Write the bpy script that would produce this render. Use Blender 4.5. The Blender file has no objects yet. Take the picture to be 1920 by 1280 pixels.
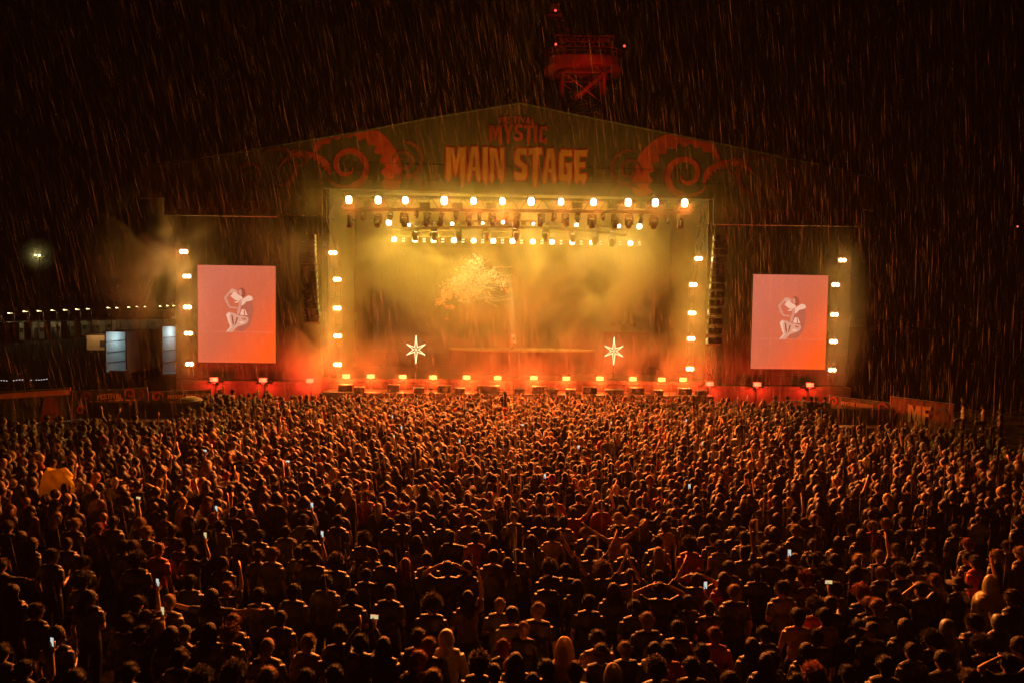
import bpy, bmesh, math, random
import numpy as np
from math import radians as R, sin, cos, pi
from mathutils import Vector, Matrix, Euler

scene = bpy.context.scene
col = scene.collection
rng = random.Random(11)

# ------------------------------------------------------------------ camera, world, exposure
CAM_Z = 6.4
FPX = 1280.0
cam_d = bpy.data.cameras.new('camera')
cam_d.sensor_width = 36.0
cam_d.lens = 24.0
cam_d.clip_start = 0.1
cam_d.clip_end = 2000
cam = bpy.data.objects.new('camera', cam_d)
col.objects.link(cam)
CAM_M = Matrix.Translation((0, 0, CAM_Z)) @ Matrix.Rotation(R(90 - 2.5), 4, 'X') @ Matrix.Rotation(R(0.8), 4, 'Z')
cam.matrix_world = CAM_M
scene.camera = cam

world = bpy.data.worlds.new('World')
scene.world = world
world.use_nodes = True
wn = world.node_tree.nodes
wn['Background'].inputs['Color'].default_value = (0.30, 0.16, 0.10, 1)   # night sky over the site
wn['Background'].inputs['Strength'].default_value = 0.0008

scene.view_settings.view_transform = 'Standard'
scene.view_settings.look = 'None'
scene.view_settings.exposure = 0.0
scene.view_settings.gamma = 1.0
cy = scene.cycles
cy.use_denoising = True
cy.denoiser = 'OPENIMAGEDENOISE'
cy.denoising_prefilter = 'FAST'
cy.use_adaptive_sampling = True
cy.adaptive_threshold = 0.03
cy.max_bounces = 3
cy.diffuse_bounces = 2
cy.glossy_bounces = 2
cy.transmission_bounces = 2
cy.transparent_max_bounces = 8
cy.volume_bounces = 0
cy.volume_step_rate = 1.0
cy.volume_max_steps = 64
cy.use_light_tree = True
cy.sample_clamp_indirect = 3.0
cy.sample_clamp_direct = 12.0
cy.caustics_reflective = False
cy.caustics_refractive = False

# ------------------------------------------------------------------ picking places from the photograph
def ray(px, py):
    d = Vector(((px - 960) / FPX, -(py - 640) / FPX, -1.0))
    return (CAM_M.to_3x3() @ d)
def at_y(px, py, Y):
    d = ray(px, py); t = Y / d.y
    return Vector((0, 0, CAM_Z)) + d * t
def at_z(px, py, z):
    d = ray(px, py); t = (z - CAM_Z) / d.z
    return Vector((0, 0, CAM_Z)) + d * t
CAM_INV = CAM_M.inverted()
def to_px(p):
    q = CAM_INV @ Vector(p)
    return 960 + FPX * q.x / -q.z, 640 - FPX * q.y / -q.z
# stage frame: u to the right along the stage, v away from the audience, z up
YAW = R(2.0)
SD = 45.0
def W(u, v, z):
    return Vector((u * cos(YAW) - v * sin(YAW), SD + u * sin(YAW) + v * cos(YAW), z))
def S(px, py, v):
    d = ray(px, py)
    n = Vector((-sin(YAW), cos(YAW), 0))
    p0 = W(0, v, 0) - Vector((0, 0, CAM_Z))
    t = p0.dot(n) / d.dot(n)
    p = d * t
    u = p.x * cos(YAW) + (p.y - SD) * sin(YAW)
    return u, p.z + CAM_Z
def SW(px, py, v):
    u, z = S(px, py, v)
    return W(u, v, z)

# ------------------------------------------------------------------ tags and objects
def tag(o, label=None, cat=None, group=None, kind=None):
    if label: o['label'] = label
    if cat: o['category'] = cat
    if group: o['group'] = group
    if kind: o['kind'] = kind
    return o
def empty(name, loc=(0, 0, 0), rz=0.0):
    o = bpy.data.objects.new(name, None)
    col.objects.link(o)
    o.location = loc
    o.rotation_euler = (0, 0, rz)
    return o
def copy_tree(o, parent=None):
    c = o.copy()
    col.objects.link(c)
    c.parent = parent
    for ch in list(o.children):
        copy_tree(ch, c)
    return c

# ------------------------------------------------------------------ mesh builder
class MB:
    def __init__(s):
        s.v = []; s.f = []; s.m = []
    def add(s, vs, fs, m=0):
        b = len(s.v)
        s.v += [tuple(p) for p in vs]
        s.f += [tuple(b + i for i in f) for f in fs]
        s.m += [m] * len(fs)
        return s
    def box(s, c, size, rot=None, m=0):
        hx, hy, hz = size[0] / 2, size[1] / 2, size[2] / 2
        vs = [Vector((x, y, z)) for x in (-hx, hx) for y in (-hy, hy) for z in (-hz, hz)]
        if rot is not None:
            M = Euler(rot).to_matrix()
            vs = [M @ p for p in vs]
        c = Vector(c)
        fs = [(0, 1, 3, 2), (4, 6, 7, 5), (0, 4, 5, 1), (2, 3, 7, 6), (0, 2, 6, 4), (1, 5, 7, 3)]
        return s.add([p + c for p in vs], fs, m)
    def tube(s, p0, p1, r0, r1=None, n=8, m=0, caps=True):
        p0 = Vector(p0); p1 = Vector(p1)
        r1 = r0 if r1 is None else r1
        d = p1 - p0
        if d.length < 1e-6: return s
        d.normalize()
        a = d.orthogonal().normalized(); b = d.cross(a)
        vs = []
        for p, r in ((p0, r0), (p1, r1)):
            for i in range(n):
                t = 2 * pi * i / n
                vs.append(p + (a * cos(t) + b * sin(t)) * r)
        fs = [(i, (i + 1) % n, n + (i + 1) % n, n + i) for i in range(n)]
        if caps:
            fs += [tuple(reversed(range(n))), tuple(range(n, 2 * n))]
        return s.add(vs, fs, m)
    def path(s, pts, r, n=8, m=0):
        pts = [Vector(p) for p in pts]
        rr = r if isinstance(r, (list, tuple)) else [r] * len(pts)
        vs = []; prev = None
        for i, p in enumerate(pts):
            d = (pts[min(i + 1, len(pts) - 1)] - pts[max(i - 1, 0)]).normalized()
            if prev is None:
                a = d.orthogonal().normalized()
            else:
                a = (prev - d * prev.dot(d))
                a = a.normalized() if a.length > 1e-5 else d.orthogonal().normalized()
            prev = a
            b = d.cross(a)
            for k in range(n):
                t = 2 * pi * k / n
                vs.append(p + (a * cos(t) + b * sin(t)) * rr[i])
        fs = []
        for i in range(len(pts) - 1):
            for k in range(n):
                fs.append((i * n + k, i * n + (k + 1) % n, (i + 1) * n + (k + 1) % n, (i + 1) * n + k))
        fs.append(tuple(reversed(range(n))))
        fs.append(tuple(range((len(pts) - 1) * n, len(pts) * n)))
        return s.add(vs, fs, m)
    def ball(s, c, r, nu=12, nv=8, m=0, rot=None):
        c = Vector(c)
        r = (r, r, r) if not isinstance(r, (tuple, list)) else r
        M = Euler(rot).to_matrix() if rot is not None else None
        vs = []
        for j in range(1, nv):
            ph = pi * j / nv
            for i in range(nu):
                th = 2 * pi * i / nu
                vs.append(Vector((r[0] * sin(ph) * cos(th), r[1] * sin(ph) * sin(th), r[2] * cos(ph))))
        vs += [Vector((0, 0, r[2])), Vector((0, 0, -r[2]))]
        if M is not None: vs = [M @ p for p in vs]
        fs = []
        for j in range(nv - 2):
            for i in range(nu):
                fs.append((j * nu + i, (j + 1) * nu + i, (j + 1) * nu + (i + 1) % nu, j * nu + (i + 1) % nu))
        t = len(vs) - 2
        for i in range(nu):
            fs.append((t, i, (i + 1) % nu))
            fs.append((t + 1, (nv - 2) * nu + (i + 1) % nu, (nv - 2) * nu + i))
        return s.add([p + c for p in vs], fs, m)
    def prism(s, pts, y0, y1, m=0):
        """closed outline in x,z pushed from y0 to y1"""
        n = len(pts)
        vs = [(x, y0, z) for x, z in pts] + [(x, y1, z) for x, z in pts]
        fs = [tuple(range(n)), tuple(reversed(range(n, 2 * n)))]
        fs += [((i + 1) % n, i, n + i, n + (i + 1) % n) for i in range(n)]
        return s.add(vs, fs, m)
    def lathe(s, prof, c=(0, 0, 0), n=16, m=0):
        """profile of (radius, z)"""
        c = Vector(c); vs = []; k = len(prof)
        for r, z in prof:
            for i in range(n):
                t = 2 * pi * i / n
                vs.append(c + Vector((r * cos(t), r * sin(t), z)))
        fs = []
        for j in range(k - 1):
            for i in range(n):
                fs.append((j * n + i, j * n + (i + 1) % n, (j + 1) * n + (i + 1) % n, (j + 1) * n + i))
        return s.add(vs, fs, m)
    def mesh(s, name, mats=None, smooth=False):
        me = bpy.data.meshes.new(name)
        me.from_pydata(s.v, [], s.f)
        mats = mats if isinstance(mats, (list, tuple)) else ([mats] if mats else [])
        for mt in mats: me.materials.append(mt)
        if len(mats) > 1: me.polygons.foreach_set('material_index', s.m)
        if smooth: me.polygons.foreach_set('use_smooth', [True] * len(me.polygons))
        me.update()
        return me
    def build(s, name, mats=None, parent=None, loc=None, rz=None, smooth=False):
        o = bpy.data.objects.new(name, s.mesh(name, mats, smooth))
        col.objects.link(o)
        if parent is not None: o.parent = parent
        if loc is not None: o.location = loc
        if rz is not None: o.rotation_euler = (0, 0, rz)
        return o

# ------------------------------------------------------------------ materials
def mat(name, c, rough=0.6, metal=0.0, var=0.0, vscale=3.0, bump=0.0, bscale=20.0, spec=0.5, c2=None, sheen=0.0):
    m = bpy.data.materials.new(name); m.use_nodes = True
    nt = m.node_tree; b = nt.nodes['Principled BSDF']
    b.inputs['Base Color'].default_value = (*c, 1)
    b.inputs['Roughness'].default_value = rough
    b.inputs['Metallic'].default_value = metal
    b.inputs['Specular IOR Level'].default_value = spec
    if sheen:
        b.inputs['Sheen Weight'].default_value = sheen
    tc = nt.nodes.new('ShaderNodeTexCoord')
    if var or c2:
        n = nt.nodes.new('ShaderNodeTexNoise'); n.inputs['Scale'].default_value = vscale
        n.inputs['Detail'].default_value = 5
        nt.links.new(tc.outputs['Object'], n.inputs['Vector'])
        mx = nt.nodes.new('ShaderNodeMix'); mx.data_type = 'RGBA'
        lo = tuple(max(0, x * (1 - var)) for x in c)
        hi = tuple(min(1, x * (1 + var)) for x in c) if c2 is None else c2
        mx.inputs['A'].default_value = (*lo, 1); mx.inputs['B'].default_value = (*hi, 1)
        rp = nt.nodes.new('ShaderNodeMapRange')
        rp.inputs['From Min'].default_value = 0.35; rp.inputs['From Max'].default_value = 0.65
        nt.links.new(n.outputs['Fac'], rp.inputs['Value'])
        nt.links.new(rp.outputs['Result'], mx.inputs['Factor'])
        nt.links.new(mx.outputs['Result'], b.inputs['Base Color'])
    if bump:
        n2 = nt.nodes.new('ShaderNodeTexNoise'); n2.inputs['Scale'].default_value = bscale
        n2.inputs['Detail'].default_value = 4
        nt.links.new(tc.outputs['Object'], n2.inputs['Vector'])
        bp = nt.nodes.new('ShaderNodeBump'); bp.inputs['Strength'].default_value = bump
        bp.inputs['Distance'].default_value = 0.02
        nt.links.new(n2.outputs['Fac'], bp.inputs['Height'])
        nt.links.new(bp.outputs['Normal'], b.inputs['Normal'])
    return m
def glow(name, c, strength):
    m = bpy.data.materials.new(name); m.use_nodes = True
    b = m.node_tree.nodes['Principled BSDF']
    b.inputs['Base Color'].default_value = (0.02, 0.02, 0.02, 1)
    b.inputs['Emission Color'].default_value = (*c, 1)
    b.inputs['Emission Strength'].default_value = strength
    m.cycles.emission_sampling = 'NONE'
    return m
M = {}
M['black'] = mat('black_powder_coat', (0.018, 0.018, 0.02), 0.45, 0.0, var=0.3, vscale=6)
M['alu'] = mat('truss_aluminium', (0.32, 0.32, 0.33), 0.38, 0.85, var=0.15, vscale=8)
M['dalu'] = mat('dark_truss_tube', (0.05, 0.05, 0.05), 0.45, 0.4, var=0.2, vscale=8)
M['scrim'] = mat('black_scrim_fabric', (0.014, 0.012, 0.011), 0.85, var=0.35, vscale=0.6, bump=0.3, bscale=3)
M['deck'] = mat('stage_deck_ply', (0.06, 0.05, 0.045), 0.35, var=0.3, vscale=2.0, bump=0.1, bscale=30)
M['riser'] = mat('riser_marble_cloth', (0.42, 0.38, 0.33), 0.5, var=0.35, vscale=1.4, bump=0.2, bscale=4)
M['skirt'] = mat('stage_skirt_fabric', (0.045, 0.035, 0.03), 0.8, var=0.3, vscale=1.2, bump=0.4, bscale=2.0)
M['fascia'] = mat('printed_fascia_canvas', (0.075, 0.055, 0.042), 0.7, var=0.3, vscale=0.35, bump=0.3, bscale=1.5)
M['red_print'] = mat('red_print_canvas', (0.42, 0.045, 0.03), 0.7, var=0.25, vscale=0.8, bump=0.3, bscale=1.5)
M['dred_print'] = mat('dark_red_print_canvas', (0.17, 0.04, 0.03), 0.7, var=0.3, vscale=0.8, bump=0.3, bscale=1.5)
M['orange_print'] = mat('orange_print_canvas', (0.50, 0.20, 0.09), 0.7, var=0.15, vscale=0.8, bump=0.3, bscale=1.5)
M['cream_print'] = mat('pale_print_canvas', (0.62, 0.34, 0.22), 0.7, var=0.15, vscale=2)
M['banner_dark'] = mat('dark_banner_vinyl', (0.045, 0.05, 0.035), 0.5, var=0.3, vscale=1.5, bump=0.4, bscale=1.2)
M['grey_metal'] = mat('grey_metal', (0.22, 0.22, 0.22), 0.5, 0.6, var=0.2)
M['gold'] = mat('cymbal_brass', (0.75, 0.5, 0.15), 0.25, 1.0)
# ================================================================== LIGHT HELPERS
def lamp(kind, name, parent, loc, power, color, size=0.12, spot=None, aim=None, blend=0.6):
    d = bpy.data.lights.new(name, kind)
    d.energy = power; d.color = color
    if kind == 'AREA':
        d.shape = 'RECTANGLE'; d.size = size; d.size_y = size * 0.4
    else:
        d.shadow_soft_size = size
    if kind == 'SPOT':
        d.spot_size = R(spot); d.spot_blend = blend
    o = bpy.data.objects.new(name, d); col.objects.link(o)
    o.parent = parent; o.location = loc
    if aim is not None:
        o.rotation_euler = Vector(aim).to_track_quat('-Z', 'Y').to_euler()
    return o
WARM = (1.0, 0.58, 0.05)
WARM2 = (1.0, 0.46, 0.06)
RED = (1.0, 0.085, 0.012)
P_BEAM = 12500.0
P_LOW = 17000.0
LOW = (1.0, 0.13, 0.02)
BEAM = (1.0, 0.20, 0.032)
P_TOP, P_BACK, P_SIDE, P_STRIP, P_STRIP_OUT = 150.0, 600.0, 170.0, 600.0, 750.0

# ================================================================== STAGE STRUCTURE
def uz(pts, v): return [S(x, y, v) for x, y in pts]
stage = empty('concert_stage', W(0, 0, 0), YAW)
tag(stage, 'big open air concert stage with gabled roof glowing amber behind the crowd', 'stage')
DZ = S(960, 712, 0)[1]            # deck height
ul, ur = S(612, 500, 0)[0], S(1332, 500, 0)[0]
zt = S(960, 362, 0)[1]
# deck, apron, skirt
MB().box(((ul + ur) / 2, 6.5, DZ - 0.11), (ur - ul + 0.6, 13.0, 0.22)).build('deck', M['deck'], stage)
sk = MB()
n = 60
zs = DZ - 0.23
for i in range(n):            # pleated skirt under the deck edge
    a = ul - 0.3 + (ur - ul + 0.6) * i / n; b = ul - 0.3 + (ur - ul + 0.6) * (i + 1) / n
    y0, y1 = (0.0, 0.06) if i % 2 else (0.06, 0.0)
    sk.add([(a, y0, 0), (b, y1, 0), (b, y1, zs), (a, y0, zs)], [(0, 1, 2, 3)])
sk.build('skirt', M['skirt'], stage)
# lower apron with the loudspeaker ledge
APZ = S(960, 737, -1.6)[1]
MB().box(((ul + ur) / 2, -1.05, APZ - 0.1), (ur - ul - 0.4, 1.9, 0.2)).build('apron', M['deck'], stage)
MB().box(((ul + ur) / 2, -1.93, (APZ - 0.21) / 2), (ur - ul - 0.4, 0.05, APZ - 0.21)).build('apron_skirt', M['skirt'], stage)
# wing floors at both sides
for s0, s1 in ((S(330, 600, 0)[0], ul - 0.32), (ur + 0.32, S(1600, 600, 0)[0])):
    MB().box(((s0 + s1) / 2, 4.0, DZ - 0.35), (s1 - s0, 8.0, 0.2)).build('wing_floor', M['deck'], stage)
    MB().box(((s0 + s1) / 2, 0.03, (DZ - 0.46) / 2), (s1 - s0, 0.06, DZ - 0.46)).build('wing_skirt', M['skirt'], stage)
# gable fascia (printed canvas)
FV = -1.0
out = [(975, 195), (1160, 233), (1372, 275), (1570, 318), (1640, 336), (1640, 396), (1615, 393), (1332, 374), (612, 354), (300, 372), (262, 372), (262, 315), (345, 303), (660, 251), (800, 224)]
MB().prism(uz(out, FV), FV, FV + 0.12).build('gable_fascia', M['fascia'], stage)
# hem, seams and a thin keder rail along the roof line
seam = MB()
for y0 in (300, 332):
    pass
roofl = [(262, 315), (345, 303), (660, 251), (800, 224), (975, 195), (1160, 233), (1372, 275), (1570, 318), (1640, 336)]
rl = [Vector((u, FV - 0.02, z + 0.03)) for u, z in uz(roofl, FV)]
seam.path(rl, 0.05, 6)
seam.build('roof_rail', M['alu'], stage)
sm = MB()
for (x0, y0, x1, y1) in ((600, 304, 1400, 322), (560, 336, 1420, 346)):
    p, q = S(x0, y0, FV), S(x1, y1, FV)
    for i in range(16):
        a = i / 16; b = (i + 1) / 16 - 0.004
        sm.tube((p[0] + (q[0] - p[0]) * a, FV - 0.012, p[1] + (q[1] - p[1]) * a), (p[0] + (q[0] - p[0]) * b, FV - 0.012, p[1] + (q[1] - p[1]) * b), 0.022, n=4)
sm.build('canvas_seam', M['scrim'], stage)
# roof skin going back
rb = MB()
zz = [(p.x, p.z) for p in rl]
for i in range(len(zz) - 1):
    (a, za), (b, zb) = zz[i], zz[i + 1]
    rb.add([(a, FV + 0.14, za), (b, FV + 0.14, zb), (b, 13.5, zb), (a, 13.5, za)], [(0, 1, 2, 3)])
rb.build('roof', M['scrim'], stage)
# ceiling trusses inside
for vv in (3.0, 7.0, 10.5):
    tr = MB()
    z0 = zt + 0.5
    for dz in (0, 0.5):
        for dy in (0, 0.45):
            tr.tube((ul, vv + dy, z0 + dz), (ur, vv + dy, z0 + dz), 0.03, n=5)
    k = 26
    for i in range(k):
        a = ul + (ur - ul) * i / k; b = ul + (ur - ul) * (i + 1) / k
        z1, z2 = (z0, z0 + 0.5) if i % 2 else (z0 + 0.5, z0)
        tr.tube((a, vv, z1), (b, vv, z2), 0.018, n=4)
    tr.build('ceiling_truss', M['dalu'], stage)
# wing scrims, wing fascias, side walls
for (xa, xb, ya, yb, bx0, bx1) in ((308, 604, 366, 404, 308, 604), (1338, 1616, 383, 424, 1338, 1616)):
    (u0, z1), (u1, _) = S(xa, ya, FV), S(xb, ya, FV)
    zb = S(xa, yb, FV)[1]
    wf = MB().prism(uz([(xa, ya - 14), (xb, ya - 14), (xb, yb + (0 if xa < 900 else 0)), (xa, yb)], FV - 0.14), FV - 0.14, FV - 0.02)
    wf.build('wing_fascia', M['fascia'], stage)
    sc = MB()
    us0, us1 = S(xa + 22, 500, 0.6)[0], S(xb - 4 if xa < 900 else xb - 20, 500, 0.6)[0]
    nn = 40
    for i in range(nn):
        a = us0 + (us1 - us0) * i / nn; b = us0 + (us1 - us0) * (i + 1) / nn
        wv = lambda i: 0.6 + 0.012 * sin(i * 1.9) + 0.01 * sin(i * 0.7)
        sc.add([(a, wv(i), DZ - 0.2), (b, wv(i + 1), DZ - 0.2), (b, wv(i + 1), zb + 0.6), (a, wv(i), zb + 0.6)], [(0, 1, 2, 3)])
    sc.build('wing_scrim', M['scrim'], stage)
for uu in (ul - 0.2, ur + 0.2):
    MB().box((uu, 5.6, (DZ + zt) / 2 + 0.4), (0.1, 9.0, zt - DZ + 0.9)).build('side_wall', M['scrim'], stage)
MB().box(((ul + ur) / 2, 10.2, (DZ + zt) / 2 + 0.4), (ur - ul, 0.1, zt - DZ + 0.9)).build('rear_wall', M['scrim'], stage)
# roof towers: lattice masts at both corners of the opening
def lattice(mb, p0, p1, w, r=0.035, rb_=0.018, k=12):
    p0 = Vector(p0); p1 = Vector(p1); d = (p1 - p0)
    dn = d.normalized(); a = dn.orthogonal().normalized(); b = dn.cross(a)
    cs = [(a * sx + b * sy) * w / 2 for sx, sy in ((-1, -1), (1, -1), (1, 1), (-1, 1))]
    for c in cs: mb.tube(p0 + c, p1 + c, r, n=6)
    for i in range(k):
        q0 = p0 + d * i / k; q1 = p0 + d * (i + 1) / k
        for j in range(4):
            mb.tube(q0 + cs[j], q1 + cs[(j + 1) % 4], rb_, n=4)
            mb.tube(q0 + cs[j], q0 + cs[(j + 1) % 4], rb_, n=4)
for xx in (606, 1336):
    tw = MB(); uu = S(xx, 500, 0.9)[0]
    lattice(tw, (uu, 0.95, DZ), (uu, 0.95, zt + 0.4), 0.5, k=16)
    tw.build('roof_mast', M['dalu'], stage)
# corner outriggers: bright bars and stay lines under the gable corners
cr = MB()
def px_bar(mb, pts, v, r=0.025):
    q = [Vector((S(x, y, v)[0], v, S(x, y, v)[1])) for x, y in pts]
    for a, b in zip(q, q[1:]): mb.tube(a, b, r, n=5)
px_bar(cr, [(612.5, 355), (612.5, 412), (626, 468)], -1.3)
px_bar(cr, [(613, 369), (627, 376)], -1.3); px_bar(cr, [(626, 385), (616, 408), (632, 416)], -1.3)
px_bar(cr, [(1329, 374), (1328.5, 422), (1312, 470)], -1.3)
px_bar(cr, [(1302, 391), (1328, 380)], -1.3); px_bar(cr, [(1301, 427), (1325, 420), (1311, 380)], -1.3)
px_bar(cr, [(1324, 393), (1308, 422)], -1.3); px_bar(cr, [(1318, 418), (1306, 450)], -1.3)
cr.build('corner_outrigger', M['alu'], stage)
# wing rails with stay lines
wr = MB()
px_bar(wr, [(311, 403.5), (520, 407)], -1.3, 0.03); px_bar(wr, [(1338, 421), (1615, 425)], -1.3, 0.03)
px_bar(wr, [(314, 406), (343, 466)], -1.3, 0.02); px_bar(wr, [(410, 408), (432, 457)], -1.3, 0.02)
px_bar(wr, [(1611, 427), (1585, 474)], -1.3, 0.022); px_bar(wr, [(1520, 426), (1500, 468)], -1.3, 0.02)
px_bar(wr, [(1420, 424), (1400, 466)], -1.3, 0.018)
wr.build('wing_rail', M['alu'], stage)

# ------------------------------------------------------------------ lettering: hand cut horror capitals with drips
GL = {
 'M': (0.86, [[(0, 1.02), (.22, 1), (.24, .1), (.2, -.06), (.1, -.12), (.02, .0)], [(.18, 1), (.33, .98), (.44, .56), (.55, 1.02), (.7, 1), (.5, .18), (.43, .02), (.37, .2)], [(.63, 1), (.86, 1.03), (.85, .05), (.78, -.22), (.7, -.3), (.64, .0)]]),
 'A': (0.62, [[(.0, .04), (.05, -.14), (.14, -.1), (.2, .1), (.36, 1.02), (.2, 1)], [(.3, 1.0), (.46, 1.02), (.62, .06), (.57, -.1), (.48, -.05), (.42, .1)], [(.16, .36), (.48, .34), (.46, .22), (.14, .24)]]),
 'I': (0.24, [[(0, 1.0), (.23, 1.02), (.22, .02), (.17, -.2), (.08, -.12), (.01, 0)]]),
 'N': (0.66, [[(0, 1.02), (.2, 1), (.2, .0), (.14, -.18), (.05, -.08)], [(.14, 1), (.3, 1.0), (.54, .12), (.5, -.04), (.4, .0)], [(.46, 1.0), (.66, 1.03), (.65, .0), (.58, -.16), (.48, -.02)]]),
 'S': (0.58, [[(.04, .88), (.14, 1.02), (.56, 1.0), (.55, .8), (.24, .82), (.22, .6), (.03, .56)], [(.03, .6), (.24, .62), (.56, .44), (.56, .26), (.36, .36), (.08, .5)], [(.36, .42), (.57, .42), (.56, .1), (.46, -.02), (.1, -.04), (.0, .08), (.02, .22), (.34, .18)]]),
 'T': (0.56, [[(-.02, 1.0), (.58, 1.04), (.6, .84), (-.02, .8)], [(.18, .82), (.4, .84), (.4, .1), (.33, -.24), (.24, -.26), (.18, .04)]]),
 'G': (0.62, [[(.04, .88), (.14, 1.02), (.58, 1.0), (.6, .8), (.26, .82), (.24, .6), (.02, .6)], [(.02, .64), (.24, .62), (.24, .2), (.1, -.02), (.02, .1)], [(.1, .18), (.44, .18), (.46, -.06), (.12, -.04)], [(.38, .46), (.62, .48), (.6, .06), (.5, -.16), (.4, .0)], [(.3, .58), (.6, .58), (.6, .42), (.34, .42)]]),
 'E': (0.54, [[(.02, 1.02), (.24, 1.0), (.24, .02), (.14, -.12), (.03, .0)], [(.18, 1.0), (.6, 1.04), (.56, .82), (.18, .8)], [(.18, .6), (.5, .62), (.5, .44), (.18, .42)], [(.18, .2), (.54, .22), (.58, .06), (.46, -.14), (.36, -.02), (.16, .0)]]),
 'F': (0.52, [[(.02, 1.02), (.24, 1.0), (.24, .0), (.16, -.2), (.04, -.04)], [(.18, 1.0), (.58, 1.04), (.54, .82), (.18, .8)], [(.18, .6), (.48, .62), (.48, .42), (.18, .4)]]),
 'V': (0.62, [[(-.02, 1.0), (.18, 1.02), (.38, .1), (.34, -.12), (.24, -.02)], [(.44, 1.02), (.64, 1.0), (.4, .0), (.3, .06)]]),
 'L': (0.5, [[(.02, 1.02), (.24, 1.0), (.24, .0), (.1, -.1), (.02, .02)], [(.18, .2), (.52, .24), (.5, .02), (.4, -.1), (.18, .0)]]),
 'Y': (0.64, [[(-.02, 1.0), (.2, 1.02), (.38, .5), (.3, .34), (.2, .44)], [(.44, 1.02), (.66, 1.0), (.42, .4), (.3, .46)], [(.22, .5), (.43, .5), (.42, .0), (.35, -.26), (.26, -.2), (.21, .0)]]),
 'C': (0.56, [[(.04, .88), (.14, 1.02), (.54, 1.0), (.55, .74), (.46, .68), (.4, .82), (.24, .8), (.23, .6), (.02, .6)], [(.02, .64), (.24, .62), (.24, .2), (.12, -.02), (.02, .1)], [(.1, .18), (.36, .18), (.4, .3), (.55, .28), (.54, .04), (.44, -.14), (.34, -.04), (.12, -.03)]]),
 'K': (0.6, [[(.0, 1.02), (.2, 1.0), (.2, .0), (.1, -.12), (.0, .0)], [(.16, .56), (.4, 1.0), (.6, 1.0), (.3, .42)], [(.16, .5), (.32, .6), (.6, .0), (.5, -.16), (.4, .0)]]),
 'R': (0.58, [[(.0, 1.02), (.2, 1.0), (.2, .0), (.1, -.14), (.0, .0)], [(.16, 1.0), (.5, 1.0), (.56, .8), (.16, .82)], [(.38, .84), (.56, .82), (.52, .5), (.38, .5)], [(.16, .56), (.52, .54), (.48, .38), (.16, .4)], [(.24, .42), (.4, .44), (.58, .0), (.5, -.18), (.4, .0)]]),
 'O': (0.58, [[(.02, .9), (.14, 1.02), (.24, .84), (.24, .12), (.12, -.04), (.02, .08)], [(.36, .9), (.46, 1.02), (.58, .88), (.57, .08), (.46, -.12), (.36, .08)], [(.14, 1.02), (.46, 1.02), (.42, .82), (.2, .82)], [(.2, .18), (.42, .18), (.44, -.04), (.14, -.03)]]),
 'P': (0.56, [[(.0, 1.02), (.2, 1.0), (.2, .0), (.12, -.2), (.0, -.02)], [(.16, 1.0), (.5, 1.0), (.56, .8), (.16, .82)], [(.36, .84), (.56, .82), (.54, .5), (.36, .5)], [(.16, .58), (.54, .56), (.48, .38), (.16, .4)]]),
 ' ': (0.3, []),
}
def outset(poly, d):
    n = len(poly); res = []
    area = sum(poly[i][0] * poly[(i + 1) % n][1] - poly[(i + 1) % n][0] * poly[i][1] for i in range(n))
    sgn = 1 if area > 0 else -1
    for i in range(n):
        a, b, c = poly[i - 1], poly[i], poly[(i + 1) % n]
        def nrm(p, q):
            dx, dy = q[0] - p[0], q[1] - p[1]; l = math.hypot(dx, dy) or 1
            return sgn * dy / l, -sgn * dx / l
        n1, n2 = nrm(a, b), nrm(b, c)
        mx, my = n1[0] + n2[0], n1[1] + n2[1]; l = math.hypot(mx, my) or 1
        res.append((b[0] + mx / l * d, b[1] + my / l * d))
    return res
def text_mb(mb, s, x0, z0, w, h, y, arch=0.0, gap=0.07, grow=0.0, step=-0.003, jit=0.0, thick=0.01, seed=1):
    """letters filling x0..x0+w, baseline z0, cap height h; each stroke sits a few mm in front of the last"""
    total = sum(GL[c][0] + gap for c in s) - gap
    k = w / total; x = x0; q = 0
    rr = random.Random(seed)
    for ci, c in enumerate(s):
        gw, polys = GL[c]
        t = (x + gw * k / 2 - x0) / w
        up = arch * (1 - (2 * t - 1) ** 2); sh = 1 + (rr.random() - 0.5) * jit
        for poly in polys:
            pts = [(x + a * k, z0 + up + b * h * (sh if b > 0 else 1)) for a, b in poly]
            if grow: pts = outset(pts, grow)
            yy = y + step * (q % 9)
            mb.prism(pts, yy - thick, yy)
            q += 1
        x += (gw + gap) * k
    return mb
def px_text(name, s, x0, y0, x1, y1, v, m, parent, arch_px=0, grow=0.0, jit=0.05, thick=0.01, step=-0.003, seed=1):
    u0, zb = S(x0, y1, v); u1, _ = S(x1, y1 + (x1 - x0) * 0.014, v); _, zt_ = S(x0, y0, v)
    mb = text_mb(MB(), s, u0, zb, u1 - u0, zt_ - zb, v, arch=arch_px / 28.0, grow=grow, jit=jit, thick=thick, step=step, seed=seed)
    return mb.build(name, m, parent)
px_text('lettering_outline', 'MAIN STAGE', 836, 276, 1098, 333, FV - 0.02, M['red_print'], stage, grow=0.11, step=-0.001, thick=0.008)
px_text('lettering', 'MAIN STAGE', 836, 276, 1098, 333, FV - 0.045, M['orange_print'], stage)
px_text('lettering', 'MYSTIC', 916, 236, 1026, 266, FV - 0.04, M['red_print'], stage, arch_px=3)
px_text('lettering', 'FESTIVAL', 935, 222, 1003, 233, FV - 0.04, M['red_print'], stage, arch_px=3)
px_text('lettering', 'MYSTIC FESTIVAL', 386, 376, 508, 393, FV - 0.18, M['dred_print'], stage, seed=4)
px_text('lettering', 'MYSTIC FESTIVAL', 1404, 394, 1520, 410, FV - 0.18, M['dred_print'], stage, seed=5)

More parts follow.
